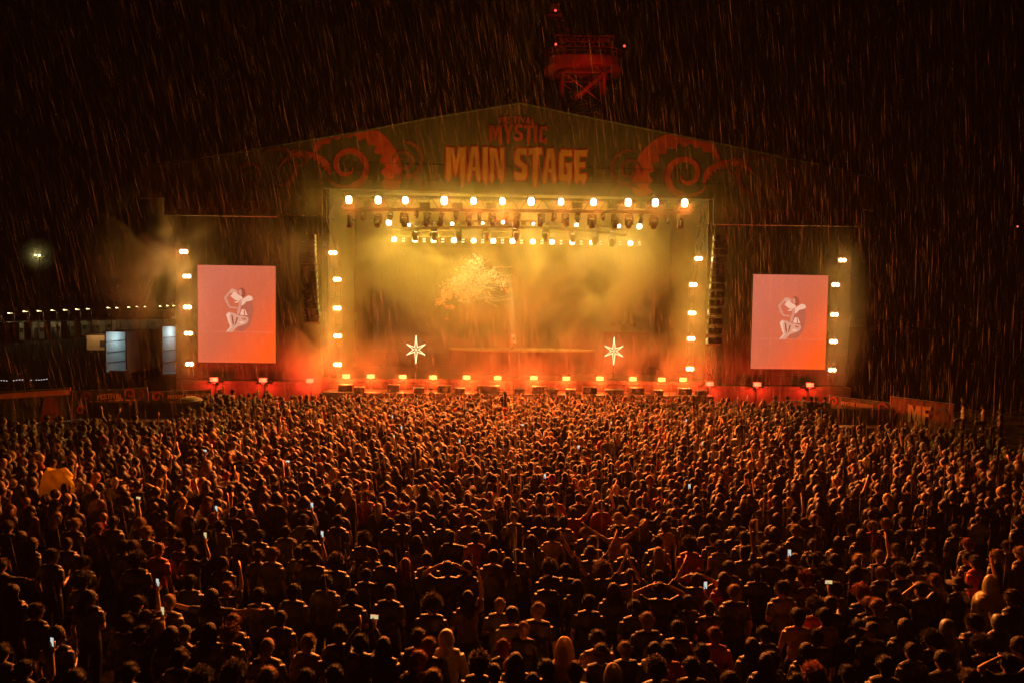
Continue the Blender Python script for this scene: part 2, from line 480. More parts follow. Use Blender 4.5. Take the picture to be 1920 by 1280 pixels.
# ------------------------------------------------------------------ printed tentacle curls
def curl(mb, cx, cy, r0, r1, a0, a1, w0, w1, v, scallop=0.0, y=0.0, n=64, clip=None):
    q = []
    for i in range(n + 1):
        t = i / n; a = R(a0 + (a1 - a0) * t); r = r0 + (r1 - r0) * t
        w = (w0 + (w1 - w0) * t) * min(1, 0.15 + t * 5) * min(1, 0.15 + (1 - t) * 5)
        sc = scallop * w * (0.5 + 0.5 * sin(i * 1.1)) if scallop else 0
        q.append(((cx + cos(a) * (r - w / 2 + sc), cy - sin(a) * (r - w / 2 + sc)), (cx + cos(a) * (r + w / 2), cy - sin(a) * (r + w / 2))))
    if clip:
        q = [tuple((x, min(max(yy, clip[0](x)), clip[1](x))) for x, yy in pr) for pr in q]
    vs = []
    for pi_, po in q:
        for x, yy in (pi_, po):
            u, z = S(x, yy, v)
            vs.append((u, v + y, z))
    mb.add(vs, [(2 * i, 2 * i + 1, 2 * i + 3, 2 * i + 2) for i in range(n)])
def top_line(x):
    pts = roofl
    for (a, ya), (b, yb) in zip(pts, pts[1:]):
        if a <= x <= b: return ya + (yb - ya) * (x - a) / (b - a) + 1.2
    return 400
def bot_line(x):
    return 352.6 + (x - 612) * 20 / 718
CL = (top_line, bot_line)
art, art2 = 'red_print', 'dred_print'
for sgn, cx in ((1, 0), (-1, 1)):
    f = (lambda x: x) if sgn == 1 else (lambda x: 975 * 2 - x - 12)
    da = (lambda a: a) if sgn == 1 else (lambda a: 180 - a)
    dy = 0 if sgn == 1 else 16
    def c(mb, x, y, r0, r1, a0, a1, w0, w1, sc=0.0, yo=-0.02):
        q_ = MB(); curl(q_, f(x), y + dy, r0, r1, da(a0), da(a1), w0, w1, FV, sc, yo, clip=CL); q_.build('tentacle_print', M[mb], stage)
    c(art, 652, 322, 72, 84, 155, -45, 22, 46, 0.26)
    c(art, 652, 312, 44, 10, -150, 350, 15, 8, 0.15, -0.03)
    c(art, 575, 345, 60, 46, 150, 20, 8, 20, 0.4, -0.04)
    c(art2, 757, 300, 33, 33, 110, -120, 8, 7, 0.3, -0.03)
    c(art2, 757, 304, 22, 5, 200, -300, 7, 4, 0.0, -0.035)
    c(art2, 762, 360, 30, 30, 140, 0, 10, 8, 0.3, -0.045)
    c(art2, 520, 318, 40, 30, 130, -100, 10, 12, 0.3, -0.045)
    c(art2, 560, 300, 22, 6, 240, -260, 7, 4, 0.0, -0.05)
    c(art2, 470, 330, 26, 8, 200, -300, 8, 5, 0.0, -0.05)
# curls on the wing fascias
for (x, y) in ((340, 386), (1372, 402), (1580, 406)):
    art3 = MB(); curl(art3, x, y, 15, 4, -40, 420, 6, 3, FV - 0.16); art3.build('tentacle_print', M['dred_print'], stage)

# ================================================================== RIG
# floodlight on the front truss
def moving_lamp(loc, label, group, size=1.0, cat='stage light', tilt=0.0):
    e = empty('moving_head_light', loc, YAW); e.scale = (size,) * 3
    tag(e, label, cat, group)
    return e
def make_flood(name, w, h, lens_mat):
    e = empty(name)
    MB().box((0, 0.14, 0), (w * 1.16, 0.24, h * 1.16)).build('housing', M['black'], e)
    nn = 20; sq = lambda c_: math.copysign(abs(c_) ** .72, c_)
    MB().prism([(w * .5 * sq(cos(2 * pi * k / nn)), h * .5 * sq(sin(2 * pi * k / nn))) for k in range(nn)][::-1], -.005, .015).build('lens', lens_mat, e)
    y = MB()
    y.box((-w * 0.62, 0.14, h * 0.35), (0.03, 0.06, h * 1.1)); y.box((w * 0.62, 0.14, h * 0.35), (0.03, 0.06, h * 1.1)); y.box((0, 0.14, h * 0.92), (w * 1.27, 0.06, 0.03))
    y.build('bracket', M['black'], e)
    return e
M['lens_top'] = glow('flood_lens', (1.0, 0.88, 0.55), 60)
M['lens_back'] = glow('back_flood_lens', (1.0, 0.93, 0.62), 45)
M['lens_side'] = glow('blinder_lens', (1.0, 0.80, 0.45), 60)
M['lens_strip'] = glow('strip_lens', (1.0, 0.60, 0.12), 1.5)
M['lens_strip_red'] = glow('strip_lens_red', (1.0, 0.13, 0.055), 1.9)
VT = -3.0
TV = VT + 0.35
top_x = [654, 709, 760, 833, 888, 942, 996, 1052, 1113, 1178, 1229, 1284]
EDGE = ['first', 'second', 'third', 'fourth', 'fifth', 'sixth', 'seventh', 'eighth', 'ninth', 'tenth', 'eleventh', 'twelfth', 'thirteenth', 'fourteenth', 'fifteenth']
def place(i, n):
    """a place in a row counted from its nearer end"""
    if i == 0: return 'leftmost'
    if i == n - 1: return 'rightmost'
    return EDGE[i] + ' from left' if i < n / 2 else EDGE[n - 1 - i] + ' from right'
for i, x in enumerate(top_x):
    y = 375 + (x - 654) * 6 / 630
    e = make_flood('floodlight', 0.36, 0.46, M['lens_top'])
    e.location = SW(x, y, VT); e.rotation_euler = (0, 0, YAW)
    tag(e, f'bright pale yellow floodlight on the front truss, {place(i, 12)}', 'stage light', 'floodlights along the front truss')
    e.scale = (rng.uniform(.86, 1.12),) * 3; e.rotation_euler.x = R(rng.uniform(-6, 10)); lamp('POINT', 'lamp', e, (0, -0.22, -0.02), P_TOP * rng.uniform(.7, 1.4), WARM, 0.14)
    lamp('SPOT', 'beam', e, (0, -0.25, -0.02), P_BEAM * (1.25 - .11 * abs(i - 5.5)), BEAM, 0.14, spot=78, aim=(-.06 * (i - 5.5), -1, -0.62), blend=1.0)
# front truss
tr = empty('lighting_truss', W(0, 0, 0), YAW)
tag(tr, 'long straight box truss across the stage opening carrying the floodlights', 'truss')
(ua, za), (ub, zb_) = S(640, 366, TV), S(1302, 378, TV)
(_, zc), (_, zd) = S(640, 392, TV), S(1302, 399, TV)
ch = MB()
for vv in (TV, TV + 0.45):
    ch.tube((ua, vv, za), (ub, vv, zb_), 0.04, n=6); ch.tube((ua, vv, zc), (ub, vv, zd), 0.045, n=6)
ch.build('chord', M['dalu'], tr)
br = MB(); k = 44
for i in range(k):
    t0, t1 = i / k, (i + 1) / k
    a = (ua + (ub - ua) * t0, za + (zb_ - za) * t0, zc + (zd - zc) * t0); b = (ua + (ub - ua) * t1, za + (zb_ - za) * t1, zc + (zd - zc) * t1)
    br.tube((a[0], TV, a[1] if i % 2 else a[2]), (b[0], TV, b[2] if i % 2 else b[1]), 0.02, n=4)
    br.tube((a[0], TV + 0.45, a[1] if i % 2 else a[2]), (b[0], TV + 0.45, b[2] if i % 2 else b[1]), 0.02, n=4)
    br.tube((a[0], TV, a[1]), (a[0], TV + 0.45, a[1]), 0.02, n=4); br.tube((a[0], TV, a[2]), (a[0], TV + 0.45, a[2]), 0.02, n=4)
br.build('bracing', M['dalu'], tr)
cb = MB()      # cable bundle drooping along the lower chord
pts = []
for i in range(80):
    t = i / 79
    pts.append((ua + (ub - ua) * t, TV - 0.06, zc + (zd - zc) * t + 0.03 + 0.05 * abs(sin(i * 0.8))))
cb.path(pts, 0.03, 5); cb.build('cable', M['black'], tr)
# chain motors and dimmer cases inside the truss
for i, x in enumerate((797, 858, 921, 1082, 1148, 1201, 1256)):
    e = empty('dimmer_box', SW(x, 388, TV + 0.22), YAW)
    tag(e, f'dark dimmer box inside the front truss, {place(i, 7)}', 'dimmer box', 'dimmer boxes in the front truss')
    MB().box((0, 0, 0.05), (0.62, 0.36, 0.34)).box((0, -0.19, 0.05), (0.5, 0.02, 0.24)).build('case', M['black'], e)
    MB().tube((-0.1, 0, 0.2), (-0.1, 0, 0.42), 0.03, n=6).build('hook', M['grey_metal'], e)

def make_moving_head():
    e = empty('moving_head_light')
    MB().box((0, 0, -0.07), (0.36, 0.26, 0.14)).tube((-.1, 0, 0), (-.1, 0, .12), .02).tube((.1, 0, 0), (.1, 0, .12), .02).build('base', M['black'], e)
    yk = MB()
    yk.box((0, 0, -0.18), (0.40, 0.16, 0.06)); yk.box((-0.21, 0, -0.36), (0.05, 0.14, 0.38)); yk.box((0.21, 0, -0.36), (0.05, 0.14, 0.38))
    yk.build('yoke', M['black'], e)
    h = MB()
    h.lathe([(0.0, -0.27), (0.13, -0.26), (0.16, -0.2), (0.165, 0.0), (0.15, 0.12), (0.10, 0.19), (0.0, 0.2)], n=16)
    o = h.build('head', M['black'], e, smooth=True); o.location = (0, 0, -0.46)
    l = MB().lathe([(0.0, -0.275), (0.12, -0.272)], n=16).build('lens', M['glass'], o)
    return e
M['glass'] = mat('lamp_glass', (0.10, 0.09, 0.07), 0.08, 0.0, spec=1.0)
mh = make_moving_head()
mh_x = [(658, 1.1, 404), (681, .75, 397), (709, 1.15, 401), (732, .75, 397), (758, 1.15, 400), (781, .6, 396), (801, 1.2, 399), (827, 1.15, 400), (855, .75, 397), (879, 1.1, 400), (899, .75, 398), (923, 1.1, 400), (950, .7, 399), (969, 1.3, 400), (1015, 1.1, 401), (1039, .75, 400), (1060, 1.1, 401), (1083, .75, 400), (1110, 1.2, 402), (1131, .6, 401), (1154, 1.2, 402), (1180, 1.15, 403), (1202, .8, 402), (1226, 1.15, 404), (1253, .75, 403), (1276, 1.15, 404)]
first = True
for i, (x, s_, y) in enumerate(mh_x):
    e = mh if first else copy_tree(mh); first = False
    e.location = SW(x, y, TV + 0.2); e.scale = (s_,) * 3
    tl = [(0, 0), (12, 0), (-18, 10), (-30, 0), (20, -12)][i % 5]
    e.rotation_euler = (0, 0, YAW + R(rng.uniform(-70, 70)))
    h = [c for c in e.children if c.name.startswith('head')][0]
    h.rotation_euler = (R(rng.uniform(-45, 30)), 0, 0)
    kind = 'large' if s_ > 1 else 'small'
    far = f'{EDGE[i] if i < 15 else ""}' if i < 13 else ''
    pl = (EDGE[i] + ' from left') if i < 13 else (EDGE[25 - i] + ' from right')
    tag(e, f'{kind} dark moving head light hanging under the front truss, {pl}', 'stage light', 'moving heads under the front truss')

# second truss, slightly curved, deeper in the stage
V2 = 4.5
t2 = empty('lighting_truss', W(0, 0, 0), YAW)
tag(t2, 'dark curved truss hanging deeper inside the stage, below the straight front truss', 'truss')
cpx = [(752, 424), (800, 421.5), (860, 420.5), (925, 420), (990, 420.5), (1050, 422), (1110, 427), (1175, 435)]
top = [Vector((S(x, y - 6, V2)[0], V2, S(x, y - 6, V2)[1])) for x, y in cpx]
bot = [Vector((S(x, y + 6, V2)[0], V2, S(x, y + 6, V2)[1])) for x, y in cpx]
c2 = MB()
for dv in (0, 0.5):
    o = Vector((0, dv, 0))
    c2.path([p + o for p in top], 0.045, 6); c2.path([p + o for p in bot], 0.07, 6)
c2.build('chord', M['dalu'], t2)
b2 = MB()
for i in range(len(top) - 1):
    for j in range(4):
        a = top[i].lerp(top[i + 1], j / 4); b = bot[i].lerp(bot[i + 1], (j + 1) / 4); c3 = top[i].lerp(top[i + 1], (j + 1) / 4)
        b2.tube(a, b, 0.025, n=4); b2.tube(b, c3, 0.025, n=4); b2.tube(a, a + Vector((0, .5, 0)), .025, n=4)
        if rng.random() < 0.8: b2.box(a.lerp(b, 0.5) + Vector((0, 0.2, 0.05)), (0.35, 0.3, 0.22))
b2.build('bracing', M['dalu'], t2)
cb = MB()      # feed cable
cb.path([Vector((S(x, y, V2)[0], V2, S(x, y, V2)[1])) for x, y in ((715, 408), (722, 418), (735, 427), (752, 429))], 0.035, 5)
cb.build('cable', M['black'], t2)
hang2 = [(779, 428), (815, 428), (860, 427), (912, 427), (968, 428), (1023, 429), (1074, 431), (1116, 436), (1148, 439)]
for i, (x, y) in enumerate(hang2):
    e = copy_tree(mh); e.location = SW(x, y, V2 + 0.2); e.scale = (1.25,) * 3
    e.rotation_euler = (0, 0, YAW + R(rng.uniform(-60, 60)))
    [c for c in e.children if c.name.startswith('head')][0].rotation_euler = (R(rng.uniform(-35, 35)), 0, 0)
    tag(e, f'dark moving head light hanging under the curved truss, {place(i, 9)}', 'stage light', 'moving heads under the curved truss')
spark = [(729, 418, 1.0), (767, 422, .45), (848, 420, .55), (905, 419, .4), (1000, 420, .4), (1081, 422, .6), (1160, 424, .7), (1199, 425, 1.0)]
for i, (x, y, s_) in enumerate(spark):
    e = make_flood('spotlight', 0.30 * s_ + .06, 0.28 * s_ + .06, M['lens_top'])
    e.location = SW(x, y, V2 - 0.35); e.rotation_euler = (0, 0, YAW)
    tag(e, f'small bright spotlight at the curved truss, {place(i, 8)}', 'stage light', 'small spotlights on the curved truss')
    lamp('POINT', 'lamp', e, (0, -0.2, 0), P_BACK * 0.35 * s_, WARM, 0.1)
# third row of lamps at the back
V3 = 7.0
t3 = empty('lighting_truss', W(0, 0, 0), YAW)
tag(t3, 'thin truss at the rear of the stage carrying a row of lamps', 'truss')
(ua, za), (ub, zb_) = S(725, 442, V3 + .3), S(1200, 450, V3 + .3)
c4 = MB()
for dz in (0, 0.45):
    c4.tube((ua, V3 + .3, za + dz), (ub, V3 + .3, zb_ + dz), 0.04, n=6)
c4.build('chord', M['dalu'], t3)
b4 = MB()
for i in range(40):
    t0, t1 = i / 40, (i + 1) / 40
    b4.tube((ua + (ub - ua) * t0, V3 + .3, za + (zb_ - za) * t0 + (.45 if i % 2 else 0)), (ua + (ub - ua) * t1, V3 + .3, za + (zb_ - za) * t1 + (0 if i % 2 else .45)), 0.02, n=4)
b4.build('bracing', M['dalu'], t3)
back_x = [739, 778, 813, 851, 888, 925, 961, 999, 1035, 1073, 1110, 1146, 1182]
for i, x in enumerate(back_x):
    e = make_flood('backlight', 0.36, 0.36, M['lens_back'])
    e.location = SW(x, 449 + (x - 739) * 7 / 443, V3); e.rotation_euler = (R(-20), 0, YAW)
    tag(e, f'round bright lamp in the rear row above the stage, {place(i, 13)}', 'stage light', 'rear row of lamps')
    lamp('POINT', 'lamp', e, (0, -0.25, -0.05), P_BACK * rng.uniform(.5, 1.6), WARM, 0.14)
    mb = MB()
    for dx, dz in ((-0.62, .1), (-.62, -.12), (-.5, .1), (-.5, -.12)):
        mb.box((dx + 1.25, 0.05, dz), (0.07, 0.03, 0.09))
    mb.build('pixel', M['lens_pix'] if 'lens_pix' in M else M.setdefault('lens_pix', glow('pixel_lens', (1.0, 0.85, 0.5), 2.2)), e)

# side columns of blinders
cols = {
 'beyond the left video screen': [(344, 472), (350, 518), (351, 576), (353, 625), (355, 682)],
 'at the left edge of the stage opening': [(624, 474), (632, 524), (632, 578), (633, 630), (633, 683)],
 'at the right edge of the stage opening': [(1310, 485), (1300, 534), (1298, 587), (1296, 635), (1294, 691)],
 'beyond the right video screen': [(1580, 488), (1567, 534), (1565, 590), (1563, 640), (1561, 693)]}
LV = ['topmost', 'second from top', 'middle', 'second from bottom', 'lowest']
for place_txt, pts in cols.items():
    inner = 'opening' in place_txt
    tw = empty('lamp_ladder', W(0, 0, 0), YAW)
    side = place_txt
    tag(tw, f'thin dark ladder truss carrying five lamps {side}', 'truss', None)
    mbt = MB()
    q = [Vector((S(x, y, -0.1)[0], 0.15, S(x, y, -0.1)[1])) for x, y in pts]
    q = [q[0] + Vector((0, 0, .9))] + q + [Vector((q[-1].x, 0.15, DZ))]
    for dx in (-0.16, 0.16):
        mbt.path([p + Vector((dx, 0, 0)) for p in q], 0.022, 5)
    for a, b in zip(q, q[1:]):
        for j in range(5):
            p = a.lerp(b, j / 5); mbt.tube(p + Vector((-.16, 0, 0)), p + Vector((.16, 0, 0)), 0.015, n=4)
    mbt.build('ladder_frame', M['dalu'], tw)
    for i, (x, y) in enumerate(pts):
        e = empty('blinder_light', SW(x, y, -0.15), YAW)
        tag(e, f'{LV[i]} twin bulb blinder {place_txt}', 'stage light', f'blinders {place_txt}')
        MB().box((0, 0.12, 0), (0.62, 0.2, 0.32)).build('housing', M['black'], e)
        for dx in (-0.13, 0.13):
            mb = MB(); nn = 14
            vs = [(dx + 0.115 * cos(2 * pi * k / nn), 0.01, 0.115 * sin(2 * pi * k / nn)) for k in range(nn)]
            mb.add(vs, [tuple(reversed(range(nn)))]); mb.build('bulb', M['lens_side'], e)
        lamp('POINT', 'lamp', e, (0, -0.2, 0), P_SIDE * (1.0 if inner else 0.6), WARM if inner else WARM2, 0.12)
        lamp('SPOT', 'beam', e, (0, -0.22, 0), 1500 if inner else 350, BEAM, 0.12, spot=80, aim=(-.25 if x > 960 else .25, -1, -.3), blend=1.0)

# floor strips
def make_strip(lens, red):
    e = empty('floor_strobe')
    w, h = 0.50, 0.27
    MB().box((0, 0.1, 0), (w * 1.1, 0.16, h * 1.12)).box((0, 0.1, -h * 0.72), (0.2, 0.14, h * 0.35)).build('housing', M['black'], e)
    for dz in (-0.068, 0.068):
        MB().box((0, 0.005, dz), (w, 0.02, 0.098)).build('light_bar', lens, e)
    return e
mid = [(649, 705), (695, 705), (755, 706), (812, 707), (875, 707), (933, 708), (1001, 708), (1062, 709), (1125, 709), (1187, 710), (1241, 711), (1281, 711)]
for i, (x, y) in enumerate(mid):
    e = make_strip(M['lens_strip'], False); e.location = SW(x, y, -0.1); e.rotation_euler = (0, 0, YAW)
    tag(e, f'pale yellow twin bar strobe on the stage front edge, {place(i, 12)}', 'strobe light', 'strobes along the stage front edge')
    lamp('POINT', 'lamp', e, (0, -0.2, 0.0), P_STRIP, RED, 0.1)
    lamp('SPOT', 'beam', e, (0, -0.22, 0.0), P_LOW, LOW, 0.15, spot=66, aim=(-.05 * (i - 5.5), -1, -.10), blend=.9)
outer = [(401, 711, 'leftmost of three under the left screen'), (493, 712, 'middle of three under the left screen'), (581, 713, 'nearest the stage on its left side'), (1331, 719, 'nearest the stage on its right side'), (1420, 720, 'middle of three under the right screen'), (1519, 721, 'rightmost of three under the right screen')]
for i, (x, y, t) in enumerate(outer):
    e = make_strip(M['lens_strip_red'], True); e.location = SW(x, y, -0.3); e.rotation_euler = (0, 0, YAW)
    tag(e, f'glowing red twin bar strobe, {t}', 'strobe light', 'red strobes on the wings')
    MB().tube((0, 0.1, -0.2), (0, 0.1, -0.2 - (e.location.z - 0.4)), 0.03, n=6).box((0, 0.1, 0.22 - e.location.z), (0.6, 0.5, 0.06)).build('stand', M['black'], e)
    lamp('POINT', 'lamp', e, (0, -0.2, 0.0), P_STRIP_OUT, (1.0, 0.03, 0.01), 0.1)

# neon stars
M['neon'] = glow('white_neon_tube', (1.0, 0.74, 0.36), 2.6)
for x, y, side in ((780, 655, 'left'), (1151, 658, 'right')):
    e = empty('neon_star', SW(x, y, 1.2), YAW)
    tag(e, f'tall six pointed white neon star on the {side} half of the stage', 'neon star', 'neon stars on stage')
    r_in = 0.17
    tips = []
    for k in range(6):
        a = R(90 + 60 * k); rl_ = 0.94 if k in (0, 3) else 0.72
        tips.append(Vector((cos(a) * rl_, 0, sin(a) * rl_)))
    tb = MB()
    for k in range(6):
        a0 = R(90 + 60 * k - 30); a1 = R(90 + 60 * k + 30)
        i0 = Vector((cos(a0) * r_in, 0, sin(a0) * r_in)); i1 = Vector((cos(a1) * r_in, 0, sin(a1) * r_in))
        tb.tube(i0, tips[k], 0.020, n=6); tb.tube(i1, tips[k], 0.020, n=6)
        j0 = Vector((cos(a0 + pi) * r_in * .9, 0.01, sin(a0 + pi) * r_in * .9))
        tb.tube(i0, j0, 0.009, n=6)
    tb.build('neon_tube', M['neon'], e)
    MB().tube((0, 0.08, -0.95), (0, 0.08, -(e.location.z - DZ)), 0.03, n=6).box((0, .08, DZ - e.location.z + .03), (.5, .4, .04)).build('stand', M['black'], e)
    lamp('POINT', 'lamp', e, (0, -0.2, 0), 18, (1, .6, .15), 0.3)

# riser where the singer crouches
(ra, rz_), (rb_u, _) = S(838, 657, 4.0), S(1125, 657, 4.0)
rise = empty('stage_riser', W((ra + rb_u) / 2, 6.0, 0), YAW)
RZ = S(960, 657, 4.2)[1]
tag(rise, 'wide round riser with pale top on which the singer crouches', 'riser')
rad = (rb_u - ra) / 2
top_ = MB(); side_ = MB(); nn = 48
ringp = [(rad * cos(2 * pi * k / nn), 2.1 * sin(2 * pi * k / nn)) for k in range(nn)]
top_.add([(x, y, RZ) for x, y in ringp] + [(x, y, RZ - 0.08) for x, y in ringp], [tuple(range(nn))] + [(k, (k + 1) % nn, nn + (k + 1) % nn, nn + k) for k in range(nn)])
top_.build('riser_top', M['riser'], rise)
side_.add([(x * .985, y * .985, RZ - 0.083) for x, y in ringp] + [(x * .97, y * .97, DZ + 0.003) for x, y in ringp], [(k, (k + 1) % nn, nn + (k + 1) % nn, nn + k) for k in range(nn)])
side_.build('riser_skirt', M['skirt'], rise)

# video wall with a burning tree
VW = 9.0
vw = empty('video_wall', W(0, 0, 0), YAW)
tag(vw, 'dim video wall at the back of the stage showing a golden burning tree', 'video wall')
(wa, wt), (wb, _) = S(700, 462, VW), S(1230, 462, VW)
MB().box(((wa + wb) / 2, VW + 0.1, (wt + DZ + 1.2) / 2), (wb - wa, 0.16, wt - DZ - 1.2)).build('panel', glow('dim_led_panel', (0.42, 0.22, 0.06), 0.05), vw)
def attr_emission(name, strength):
    m = bpy.data.materials.new(name); m.use_nodes = True
    nt = m.node_tree; b = nt.nodes['Principled BSDF']
    a = nt.nodes.new('ShaderNodeAttribute'); a.attribute_name = 'col'
    nt.links.new(a.outputs['Color'], b.inputs['Emission Color'])
    b.inputs['Emission Strength'].default_value = strength
    b.inputs['Base Color'].default_value = (0.02, 0.02, 0.02, 1)
    m.cycles.emission_sampling = 'NONE'
    return m
def colored(mb, name, m, cols_, parent):
    me = mb.mesh(name, m)
    at = me.attributes.new('col', 'FLOAT_COLOR', 'FACE')
    at.data.foreach_set('color', [c for t in cols_ for c in (*t, 1)])
    o = bpy.data.objects.new(name, me); col.objects.link(o); o.parent = parent
    return o
tree = MB(); tcol = []
tr_ = random.Random(5)
clumps = [(885, 497, 16, 14, 420), (900, 490, 9, 11, 140), (868, 518, 18, 13, 520), (906, 520, 20, 13, 420), (892, 543, 13, 11, 420), (850, 536, 15, 12, 420), (836, 553, 12, 10, 300), (872, 552, 16, 11, 300), (826, 567, 8, 7, 110), (845, 576, 9, 5, 80), (924, 512, 9, 12, 110), (838, 598, 4, 3, 14), (875, 540, 36, 30, 240), (942, 530, 13, 13, 120), (955, 545, 10, 8, 30)]
qq = 0
for cx, cy, rx, ry, num in clumps:
    for _ in range(num):
        a = tr_.gauss(0, .5); b = tr_.gauss(0, .5)
        x = cx + a * rx; y = cy + b * ry
        u, z = S(x, y, VW)
        s_ = tr_.uniform(.02, .075)
        th = tr_.uniform(0, pi)
        pts = [(u + cos(th + k * 2 * pi / 5) * s_ * tr_.uniform(.6, 1.1), z + sin(th + k * 2 * pi / 5) * s_ * tr_.uniform(.6, 1.1)) for k in range(5)]
        yy = VW - 0.004 - qq * 0.00002
        tree.add([(p[0], yy, p[1]) for p in reversed(pts)], [tuple(range(5))])
        t = (y - 480) / 100 + tr_.uniform(-.25, .25)
        f = tr_.choice((.10, .3, .55, 1.0, 1.35)) * tr_.uniform(.7, 1.1)
        c_ = (1.0 * f, (0.52 - .36 * max(0, min(1, t))) * f, (0.14 - .13 * max(0, min(1, t))) * f)
        tcol.append(c_); qq += 1
for k in range(60):       # branches
    x, y = tr_.uniform(840, 930), tr_.uniform(495, 565)
    ang = tr_.uniform(-.6, .9)
    for j in range(3):
        x2, y2 = x + cos(ang) * tr_.uniform(7, 16), y + sin(ang) * tr_.uniform(3, 9)
        (u, z), (u2, z2) = S(x, y, VW), S(x2, y2, VW)
        d = Vector((u2 - u, 0, z2 - z)); d.normalize(); nrm = Vector((-d.z, 0, d.x)) * .014
        yy = VW - 0.06 - k * .0005
        tree.add([(u - nrm.x, yy, z - nrm.z), (u + nrm.x, yy, z + nrm.z), (u2 + nrm.x * .5, yy, z2 + nrm.z * .5), (u2 - nrm.x * .5, yy, z2 - nrm.z * .5)], [(0, 3, 2, 1)])
        f = tr_.uniform(.3, .9); tcol.append((f, .6 * f, .16 * f))
        x, y = x2, y2; ang += tr_.uniform(-.6, .6)
colored(tree, 'tree_picture', attr_emission('led_picture', 2.3), tcol, vw)

# video screens
def gradient_screen(name):
    m = bpy.data.materials.new(name); m.use_nodes = True
    nt = m.node_tree; b = nt.nodes['Principled BSDF']
    tc = nt.nodes.new('ShaderNodeTexCoord')
    sx = nt.nodes.new('ShaderNodeSeparateXYZ'); nt.links.new(tc.outputs['Generated'], sx.inputs[0])
    noise = nt.nodes.new('ShaderNodeTexNoise'); noise.inputs['Scale'].default_value = 1.6; noise.inputs['Detail'].default_value = 3
    nt.links.new(tc.outputs['Generated'], noise.inputs['Vector'])
    # orange glow of the filmed stage in the lower right of the picture
    ad = nt.nodes.new('ShaderNodeMath'); ad.operation = 'SUBTRACT'; nt.links.new(sx.outputs['X'], ad.inputs[0]); nt.links.new(sx.outputs['Z'], ad.inputs[1])
    a2 = nt.nodes.new('ShaderNodeMath'); a2.operation = 'MULTIPLY_ADD'; nt.links.new(noise.outputs['Fac'], a2.inputs[0]); a2.inputs[1].default_value = 0.5; nt.links.new(ad.outputs[0], a2.inputs[2])
    r = nt.nodes.new('ShaderNodeValToRGB')
    r.color_ramp.elements[0].position = 0.0; r.color_ramp.elements[0].color = (0.62, 0.15, 0.085, 1)
    r.color_ramp.elements[1].position = 1.0; r.color_ramp.elements[1].color = (1.0, 0.10, 0.012, 1)
    e = r.color_ramp.elements.new(0.45); e.color = (0.62, 0.125, 0.055, 1)
    mr = nt.nodes.new('ShaderNodeMapRange'); mr.inputs['From Min'].default_value = -0.4; mr.inputs['From Max'].default_value = 1.05
    nt.links.new(a2.outputs[0], mr.inputs['Value']); nt.links.new(mr.outputs['Result'], r.inputs['Fac'])
    nt.links.new(r.outputs['Color'], b.inputs['Emission Color'])
    b.inputs['Emission Strength'].default_value = 1.0
    b.inputs['Base Color'].default_value = (0.03, 0.03, 0.03, 1)
    m.cycles.emission_sampling = 'NONE'
    return m
M['screen'] = gradient_screen('screen_picture')
def nf(pts): return [((x - 358) / 587.0, (y - 228) / 728.0) for x, y in pts]
PALE = (.92, .50, .34); MIDT = (.70, .27, .17); TAN = (.50, .12, .065); DKT = (.40, .075, .04)
fig = [   # the filmed singer in the picture frame: outline and colour, back to front
 (nf([(690, 505), (735, 470), (772, 480), (778, 560), (768, 620), (742, 690), (700, 722), (650, 722), (640, 640), (652, 590), (676, 550)]), TAN),
 (nf([(555, 468), (596, 420), (612, 428), (575, 472), (604, 536), (656, 540), (656, 552), (598, 548), (572, 510)]), MIDT),
 (nf([(604, 408), (622, 402), (650, 412), (664, 430), (640, 440), (610, 436), (600, 424)]), (.74, .32, .21)),
 (nf([(668, 408), (680, 396), (700, 394), (716, 412), (722, 440), (714, 462), (694, 470), (680, 458), (674, 432)]), DKT),
 (nf([(670, 412), (682, 404), (690, 418), (692, 442), (684, 458), (674, 446), (668, 428)]), (.68, .27, .17)),
 (nf([(606, 458), (634, 424), (664, 446), (694, 462), (698, 490), (672, 496), (640, 486)]), PALE),
 (nf([(640, 500), (664, 494), (668, 502), (652, 508), (630, 506)]), PALE),
 (nf([(688, 500), (704, 474), (742, 450), (768, 458), (776, 480), (756, 492), (724, 498), (706, 520), (690, 530)]), PALE),
 (nf([(672, 486), (690, 480), (690, 520), (672, 590), (656, 600), (654, 572), (668, 524)]), MIDT),
 (nf([(692, 556), (716, 558), (734, 600), (700, 600), (676, 596)]), PALE),
 (nf([(706, 560), (712, 562), (716, 598), (708, 598)]), DKT),
 (nf([(572, 594), (594, 576), (630, 584), (662, 600), (700, 606), (738, 616), (742, 640), (726, 662), (692, 676), (664, 684), (640, 702), (622, 727), (571, 727), (590, 704), (604, 686), (588, 648)]), (.74, .33, .21)),
 (nf([(574, 598), (594, 578), (604, 590), (600, 616), (608, 660), (614, 690), (580, 727), (571, 727), (604, 686), (588, 648)]), PALE),
 (nf([(612, 600), (622, 602), (632, 660), (626, 684), (618, 650)]), DKT),
 (nf([(652, 616), (664, 618), (650, 660), (636, 684), (642, 650)]), DKT),
 (nf([(690, 620), (716, 622), (730, 634), (700, 634)]), TAN),
 (nf([(668, 650), (700, 646), (716, 654), (684, 666)]), PALE),
]
